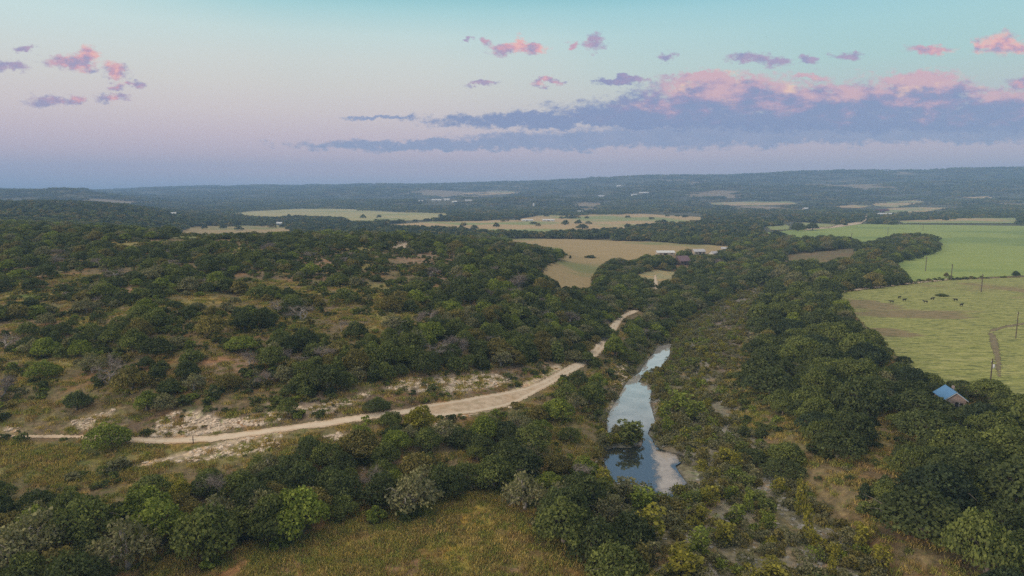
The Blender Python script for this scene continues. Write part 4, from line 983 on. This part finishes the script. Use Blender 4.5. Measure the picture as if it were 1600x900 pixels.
X, Y, Z = lows(90, 430, 68000, -1.05, .9, lambda X, Y, px, py: offrub(px, py) * (near_bed(X, Y) < 0) * notroad(px, py) * ~inpoly(px, py, F_PAST) * ~inpoly(px, py, F_TAN) * ~inpoly(px, py, F_GREEN) * ~inpoly(px, py, MEADOW) *
    np.where(inpoly(px, py, GRASS_L) | inpoly(px, py, SLOPE_R), .07, .5) * smooth(.38, .58, fbm(X / 9, Y / 9, 83)))
sc = .4 + 1.1 * RS.rand(len(X)) ** 1.8; mass('low_brush', LOWH, np.c_[X, Y, Z], np.c_[sc, sc, sc * (.7 + .5 * RS.rand(len(X)))], 'low brush dotted over the hillside and banks', 'brush')
X, Y, Z = lows(84, 260, 170000, -1.05, .9, lambda X, Y, px, py: notroad(px, py) * (near_bed(X, Y) < 2) * ~inpoly(px, py, F_PAST) * (.25 + .75 * smooth(.42, .58, fbm(X / 4, Y / 4, 87))) * np.where(inpoly(px, py, MEADOW), .6, np.where(inpoly(px, py, GRASS_L), .35, np.where(inpoly(px, py, SLOPE_R), .15, .15))))
sc = .6 + .8 * RS.rand(len(X)); mass('dry_grass', GRS, np.c_[X, Y, Z], np.c_[sc, sc, sc], 'dry yellow and olive grass over the meadow and slopes', 'grass')
# loose stone
def rub(X, Y, px, py):
    k = np.zeros(len(X))
    for poly, d in RUBBLE: k = np.maximum(k, inpoly(px, py, poly) * d)
    return k * smooth(.31, .43, fbm(X / 2.2, Y / 2.2, 41)) * (sdist(px, py, ROAD) < -1)
X, Y, Z = lows(110, 460, 700000, -.84, .3, rub)
sc = .25 + 1.0 * RS.rand(len(X)) ** 2.5; mass('limestone_rubble', ROCKW, np.c_[X, Y, Z], np.c_[sc, sc, sc], 'broken pale limestone rubble on the road cut and banks', 'rubble', .2)
X, Y, Z = lows(92, 420, 110000, 0, .62, lambda X, Y, px, py: (near_bed(X, Y) > -1) * (sdist(X, Y, water_w) < .3) * smooth(.42, .6, fbm(X / 5, Y / 12, 91)) * np.where(X / Y > .2, .8, .4))
sc = .2 + .8 * RS.rand(len(X)) ** 2.5; mass('river_stones', ROCKG, np.c_[X, Y, Z], np.c_[sc, sc, sc], 'grey stones strewn over the dry riverbed', 'stones', .15)
# ------------------------------------------------------------------ lily clumps on the upper pool
n_ = 130; q = [(R.gauss(1000, 12), R.gauss(622, 11)) for _ in range(n_)]
q = [p_ for p_ in q if inpoly(np.array([p_[0]]), np.array([p_[1]]), WATER)[0]]
P = [(*on_plane(a, b_, WZ), WZ - .12) for a, b_ in q]
sc = [(R.uniform(.15, .6), R.uniform(.15, .35), .12) for _ in P]
mass('water_weed', LOWB[:2], P, sc, 'dark water weed clumps floating on the upper pool', 'water weed')
# ------------------------------------------------------------------ buildings
WALLM = {'stone': simple('pink_stone', (.42, .31, .27), var=.3, scale=1.2), 'white': simple('white_wall', (.55, .53, .5)), 'tan': simple('tan_wall', (.42, .35, .27)), 'redwood': simple('red_wood', (.16, .05, .045)), 'brownwood': simple('brown_wood', (.18, .12, .10))}
ROOFM = {'blue': simple('blue_metal', (.10, .22, .40), .45, .4, .08), 'white': simple('white_metal_roof', (.60, .58, .57), .5, .4, .06), 'grey': simple('grey_metal_roof', (.42, .40, .42), .5, .4, .08), 'purple': simple('purple_shingle', (.20, .13, .15)), 'redwood': simple('dark_red_roof', (.12, .045, .045))}
M_dark = simple('dark_opening', (.05, .045, .045)); M_trim = simple('white_trim', (.72, .70, .66)); M_wood = simple('pole_wood', (.13, .10, .08), var=.3); M_steel = simple('grey_metal', (.45, .45, .46), .5, .4)
def prism(pts, y0, y1):
    n = len(pts); V = [(x, y0, z) for x, z in pts] + [(x, y1, z) for x, z in pts]
    Fc = [tuple(range(n)), tuple(range(2 * n - 1, n - 1, -1))] + [(i + n, (i + 1) % n + n, (i + 1) % n, i) for i in range(n)]
    return V, Fc
def box(name, x0, x1, y0, y1, z0, z1, m, parent):
    V, Fc = prism([(x0, z0), (x1, z0), (x1, z1), (x0, z1)], y0, y1); return mesh_obj(name, V, Fc, m, parent)
def building(nm, px, py, w, d, h, rh, rot, wall, roof, label):
    p = unproj([(px, py)])[0]; gable_front = nm == 'cabin'
    r = empty(nm, (p[0], p[1] + d * .3, p[2]), rot); tag(r, label, {'cabin': 'cabin', 'barn': 'barn', 'shed': 'shed'}.get(nm, 'house'))
    if not gable_front: w, d = d, w; r.rotation_euler.z += PI / 2     # ridge runs across the view
    mesh_obj('wall', *prism([(-w / 2, -.8), (w / 2, -.8), (w / 2, h), (0, h + rh), (-w / 2, h)], -d / 2, d / 2), WALLM[wall], r)
    o = .35 if w < 12 else .6; k = rh / (w / 2); tk = .14
    prof = [(-w / 2 - o, h - o * k + .03), (0, h + rh + .03), (w / 2 + o, h - o * k + .03), (w / 2 + o, h - o * k + .03 + tk), (0, h + rh + .03 + tk * 1.2), (-w / 2 - o, h - o * k + .03 + tk)]
    rf = mesh_obj('roof', *prism(prof, -d / 2 - o, d / 2 + o), ROOFM[roof], r)
    if nm == 'cabin':
        for s in (-1, 1):
            V, Fc = prism([(s * (w / 2 + o), h - o * k - .12), (0, h + rh - .12), (0, h + rh + .02), (s * (w / 2 + o), h - o * k + .02)], -d / 2 - o - .03, -d / 2 - o + .05); mesh_obj('fascia', V, Fc, M_trim, rf)
        dr = box('door', -.1, .75, -d / 2 - .05, -d / 2 + .02, 0, 2.0, M_dark, r); box('door_frame', .755, .85, -d / 2 - .08, -d / 2 + .02, 0, 2.05, M_trim, dr)
        for xx in (-1.5, 1.35):
            wn = box('window', xx - .35, xx + .35, -d / 2 - .04, -d / 2 + .02, 1.0, 1.8, M_dark, r); box('sill', xx - .42, xx + .42, -d / 2 - .1, -d / 2 + .02, .9, .99, M_trim, wn)
        ch = box('chimney', .8, 1.3, 1.2, 1.7, h + .5, h + rh + .5, WALLM['stone'], rf)
    else:
        # the long side facing the camera is local +x after the turn, or -x
        for sx in (-1, 1):
            X0 = sx * w / 2
            box('door', min(X0, X0 + sx * .06), max(X0, X0 + sx * .06), -d * .08, d * .08 if d < 14 else 2.2, -.2, h * .8, M_dark, r)
            for yy in (-.33, .3):
                box('window', min(X0, X0 + sx * .05), max(X0, X0 + sx * .05), d * yy - d * .05, d * yy + d * .05, h * .4, h * .75, M_dark, r)
    return r
for b_ in BUILD: building(*b_)
# silo
p = unproj([(834, 325)])[0]; r = tag(empty('silo', p), 'small white silo on the far plain left of the red-walled house', 'silo')
cyl = [(math.cos(a) * 3.5, math.sin(a) * 3.5) for a in np.linspace(0, 2 * PI, 16, endpoint=False)]
V = [(x, y, -1) for x, y in cyl] + [(x, y, 13) for x, y in cyl]; mesh_obj('tank', V, [(i, (i + 1) % 16, 16 + (i + 1) % 16, 16 + i) for i in range(16)], WALLM['white'], r, True)
V = [(x * 1.04, y * 1.04, 13) for x, y in cyl] + [(x * .5, y * .5, 15.4) for x, y in cyl] + [(0, 0, 16)]
mesh_obj('roof', V, [(i, (i + 1) % 16, 16 + (i + 1) % 16, 16 + i) for i in range(16)] + [(16 + i, 16 + (i + 1) % 16, 32) for i in range(16)], ROOFM['grey'], r, True)
# ------------------------------------------------------------------ utility poles
POLES = [(1587,529,10,'in the right pasture beside the bend of the worn track'),(1545,622,10.5,'with a small white transformer behind the cabin trees'),(1533,457,10,'in the pasture just below the pale dirt lane'),(1486,438,10,'standing on the pale dirt lane between the two fields'),
    (1446,424,10,'right of the dark oak tongue in the green field'),(1330,380,11,'at the left end of the bright green field'),(1387,367,10,'behind the left part of the oak tongue'),(1442,361,10,'at the far edge of the bright green field')]
def pole(px, py, H, txt):
    p = unproj([(px, py)])[0]; r = tag(empty('utility_pole', p, .5), 'thin wooden utility pole ' + txt, 'utility pole', 'utility poles crossing the fields')
    far = p[1] > 300
    acc = Acc(); acc.add(*tube([(0, 0, -1), (0, 0, H * .5), (0, 0, H)], [.2, .17, .13] if not far else [.26, .23, .2], 8)); mesh_obj('pole', *acc.get(), M_wood, r, True)
    ca = box('crossarm', -.9, .9, -.2, -.135, H - .9, H - .75, M_wood, r)
    for k in (-.8, .8):
        acc = Acc(); acc.add(*tube([(k, -.17, H - .75), (k, -.17, H - .6), (k, -.17, H - .52)], [.05, .07, .03], 6)); mesh_obj('insulator', *acc.get(), M_trim, ca)
    if 'transformer' in txt:
        acc = Acc(); acc.add(*tube([(.45, -.15, H - 2.6), (.45, -.15, H - 2.5), (.45, -.15, H - 1.6), (.45, -.15, H - 1.5)], [.1, .32, .32, .1], 12)); mesh_obj('transformer', *acc.get(), M_trim, r, True)
for a in POLES: pole(*a)
# ------------------------------------------------------------------ cattle
def cow_mesh():
    me = bpy.data.meshes.new('cow'); bm = bmesh.new(); lay = bm.verts.layers.skin.verify()
    J = [(0, 0, 1.05, .30, None), (.55, 0, 1.08, .33, 0), (.95, 0, 1.22, .20, 1), (1.25, 0, 1.25, .15, 2), (1.5, 0, 1.12, .10, 3), (-.55, 0, 1.06, .33, 0), (-.85, 0, 1.12, .22, 5), (-.98, 0, .95, .05, 6), (-1.0, 0, .5, .04, 7),
         (.60, .18, .75, .13, 1), (.62, .2, .4, .08, 9), (.62, .2, .03, .07, 10), (.60, -.18, .75, .13, 1), (.55, -.2, .4, .08, 12), (.55, -.2, .03, .07, 13),
         (-.62, .18, .75, .16, 5), (-.72, .2, .42, .08, 15), (-.66, .2, .03, .07, 16), (-.62, -.18, .75, .16, 5), (-.78, -.2, .42, .08, 18), (-.74, -.2, .03, .07, 19), (1.22, .22, 1.33, .04, 3), (1.22, -.22, 1.33, .04, 3)]
    vs = []
    for x, y, z, r_, par in J:
        v = bm.verts.new((x, y, z)); v[lay].radius = (r_, r_); vs.append(v)
        if par is not None: bm.edges.new((vs[par], v))
    vs[0][lay].use_root = True
    bm.to_mesh(me); bm.free(); me.materials.append(simple('black_hide', (.022, .018, .017), .6, .3)); return me
COWM = cow_mesh()
COWS = [(1393,474,2.8,'leftmost black cow of the herd in the pasture'),(1405,467,.4,'black cow farthest back on the left of the herd'),(1413,471,.2,'third black cow from the left in the pasture herd'),(1446,474,3.0,'black cow grazing alone in the middle of the herd'),
    (1457,469,.1,'big black cow at the back of the herd below the low bush'),(1493,471,3.1,'black cow on the right of the herd standing farther back'),(1502,479,.3,'rightmost black cow nearest the camera in the herd')]
for a, b_, rz, lab in COWS:
    p = unproj([(a, b_)])[0]; o = bpy.data.objects.new('cow', COWM); COL.objects.link(o); o.location = p + [0, 0, .1]; o.rotation_euler.z = rz; o.scale = (.98,) * 3
    md = o.modifiers.new('skin', 'SKIN'); md.use_smooth_shade = True; o.modifiers.new('round', 'SUBSURF').levels = 1
    tag(o, lab, 'cow', 'black cattle grazing in the right pasture')
# ------------------------------------------------------------------ stone ledges that dam the pools
def ledge(name, pxy, L, D, H, rz, label, cat, m=M_rock, seed=1):
    p = on_plane(*pxy, WZ); bm = bmesh.new(); rs = np.random.RandomState(seed)
    nx, ny = int(L / .4), int(D / .4)
    gv = [[None] * (ny + 1) for _ in range(nx + 1)]
    for i in range(nx + 1):
        for j in range(ny + 1):
            x = (i / nx - .5) * L; y = (j / ny - .5) * D; x0, y0 = x, y
            edge = min(i, nx - i, j, ny - j)
            z = H * (round(float(vnoise(x0 * .7 + seed, y0 * 1.3)) * 4) / 4 * .6 + .4) + rs.rand() * .08
            if edge == 0: z = -.9
            elif edge == 1: z *= .85 + .3 * rs.rand()
            gv[i][j] = bm.verts.new((x + rs.randn() * .07, y + rs.randn() * .07 + .25 * math.sin(x * .9 + seed), z))
    for i in range(nx):
        for j in range(ny): bm.faces.new((gv[i][j], gv[i + 1][j], gv[i + 1][j + 1], gv[i][j + 1]))
    me = bpy.data.meshes.new(name); bm.to_mesh(me); bm.free(); me.materials.append(m)
    o = bpy.data.objects.new(name, me); COL.objects.link(o); o.location = (p[0], p[1], WZ); o.rotation_euler.z = rz
    return tag(o, label, cat)
M_ledge = simple('ledge_stone', (.30, .25, .21), var=.4, scale=1.4)
ledge('rock_ledge', (975, 692), 8.6, 2.6, .75, -.05, 'brown limestone ledge left of the gap between the two pools', 'rock ledge', M_ledge, 3)
ledge('rock_ledge', (1055, 691), 6.6, 1.8, .8, .02, 'brown limestone ledge right of the gap between the two pools', 'rock ledge', M_ledge, 7)
ledge('gravel_bar', (984, 760), 6.0, 1.6, .3, -.12, 'muddy gravel bar at the near left edge of the lower pool', 'gravel bar', M_ledge, 11)
# gate post by the road
p = unproj([(302, 693)])[0]; r = tag(empty('gate_post', p), 'lone dark gate post beside the dirt road above the rubble track', 'gate post')
acc = Acc(); acc.add(*tube([(0, 0, -.3), (0, 0, 1), (0, 0, 1.6)], [.1, .09, .08], 6)); mesh_obj('post', *acc.get(), M_wood, r, True); box('rail', -.7, .7, -.2, -.15, .8, .88, M_wood, r)
# ------------------------------------------------------------------ labels for every tree
LM = [('the blue-roofed cabin',1488,625),('the lower pool',1000,735),('the upper pool',990,620),('the narrow pool end',1035,548),('the bend in the dirt road',880,585),('the widest road part',730,632),
    ('the round roadside tree',172,680),('the big white rubble patch',290,665),('the left road end',30,682),('the grassy meadow',620,840),('the narrow rubble track',260,718),('the rocky hilltop clearing',626,383),
    ('the pink hilltop clearing',672,403),('the tan valley field',920,425),('the farmhouse drive',1030,438),('the yellow left-edge clearing',40,461),('the grassy gap mid-hillside',625,490),('the pinkish lower-hillside patch',362,572),
    ('the open right-hand slope',1330,745),('the near pasture corner',1590,610),('the brown pasture patch',1380,485),('the bright field left edge',1395,415),('the bottom right corner',1590,890),
    ('the bottom left corner',10,890),('the bottom-edge gravel',1190,880),('the right stone ledge',1055,692),('the far riverbed end',1185,470),('the upper road end',995,487),('the pale road cut',700,602),
    ('the bare left hillside strip',75,562),('the far left hill crest',200,381),('the yellowish mid-hill clearing',482,459),('the pinkish gravel strip',1145,540),('the dark pasture-edge oak',1410,565)]
SZ = {'oak': (6.2, 9), 'dead': (4.5, 6.5), 'juniper': (3.2, 4.4), 'bush': (3.2, 4.2), 'sapling': (2.6, 4)}
WORD = {'oak': 'oak', 'dead': 'bare dead tree', 'juniper': 'juniper', 'bush': 'bush', 'sapling': 'sapling'}
CATW = {'oak': 'tree', 'dead': 'dead tree', 'juniper': 'juniper', 'bush': 'bush', 'sapling': 'sapling'}
GRP = {'oak': 'oaks on the hillside and river banks', 'dead': 'bare dead trees among the oaks', 'juniper': 'junipers on the slopes', 'bush': 'bushes on the slopes', 'sapling': 'saplings in the riverbed'}
ORD = ['', 'second', 'third', 'fourth', 'fifth', 'sixth', 'seventh', 'eighth', 'ninth', 'tenth', 'eleventh', 'twelfth', 'thirteenth', 'fourteenth', 'fifteenth']
groups = {}
for t_ in single:
    k = t_['kind']; a, b2 = SZ[k]; x, y = t_['px'], t_['py']
    nm, lx, ly = min(LM, key=lambda L_: math.hypot(L_[1] - x, (L_[2] - y) * 1.7)); dx, dy = x - lx, (y - ly) * 1.7; d = math.hypot(dx, dy)
    side = ('right of' if dx > 0 else 'left of') if abs(dx) > abs(dy) else ('below' if dy > 0 else 'behind')
    size = 'small' if t_['W'] < a else 'large' if t_['W'] > b2 else 'medium'
    rt = t_['H'] / t_['W']; shp = 'low' if rt < (.6 if k != 'sapling' else .8) else 'tall' if rt > (.74 if k != 'sapling' else 1.0) else 'round'
    if k == 'dead': head = f'{size} {shp} bare dead tree'.replace('round ', '')
    else: head = f"{size} {shp} {t_['tone']} {WORD[k]}"
    groups.setdefault((head, side, nm), []).append((d, t_))
for (head, side, nm), lst in groups.items():
    lst.sort(key=lambda q_: q_[0])
    for i, (d, t_) in enumerate(lst):
        lab = f'{head} {side} {nm}'
        if len(lst) > 1: lab += (', ' + ORD[i] + ' nearest').replace(',  ', ', ') if i < len(ORD) else ', outermost of all'
        tag(t_['obj'], lab, CATW[t_['kind']], GRP[t_['kind']])
print('LABELS max words', max(len(t_['obj']['label'].split()) for t_ in single), 'max group', max(len(l_) for l_ in groups.values()), 'single', len(single), 'rest', len(rest))
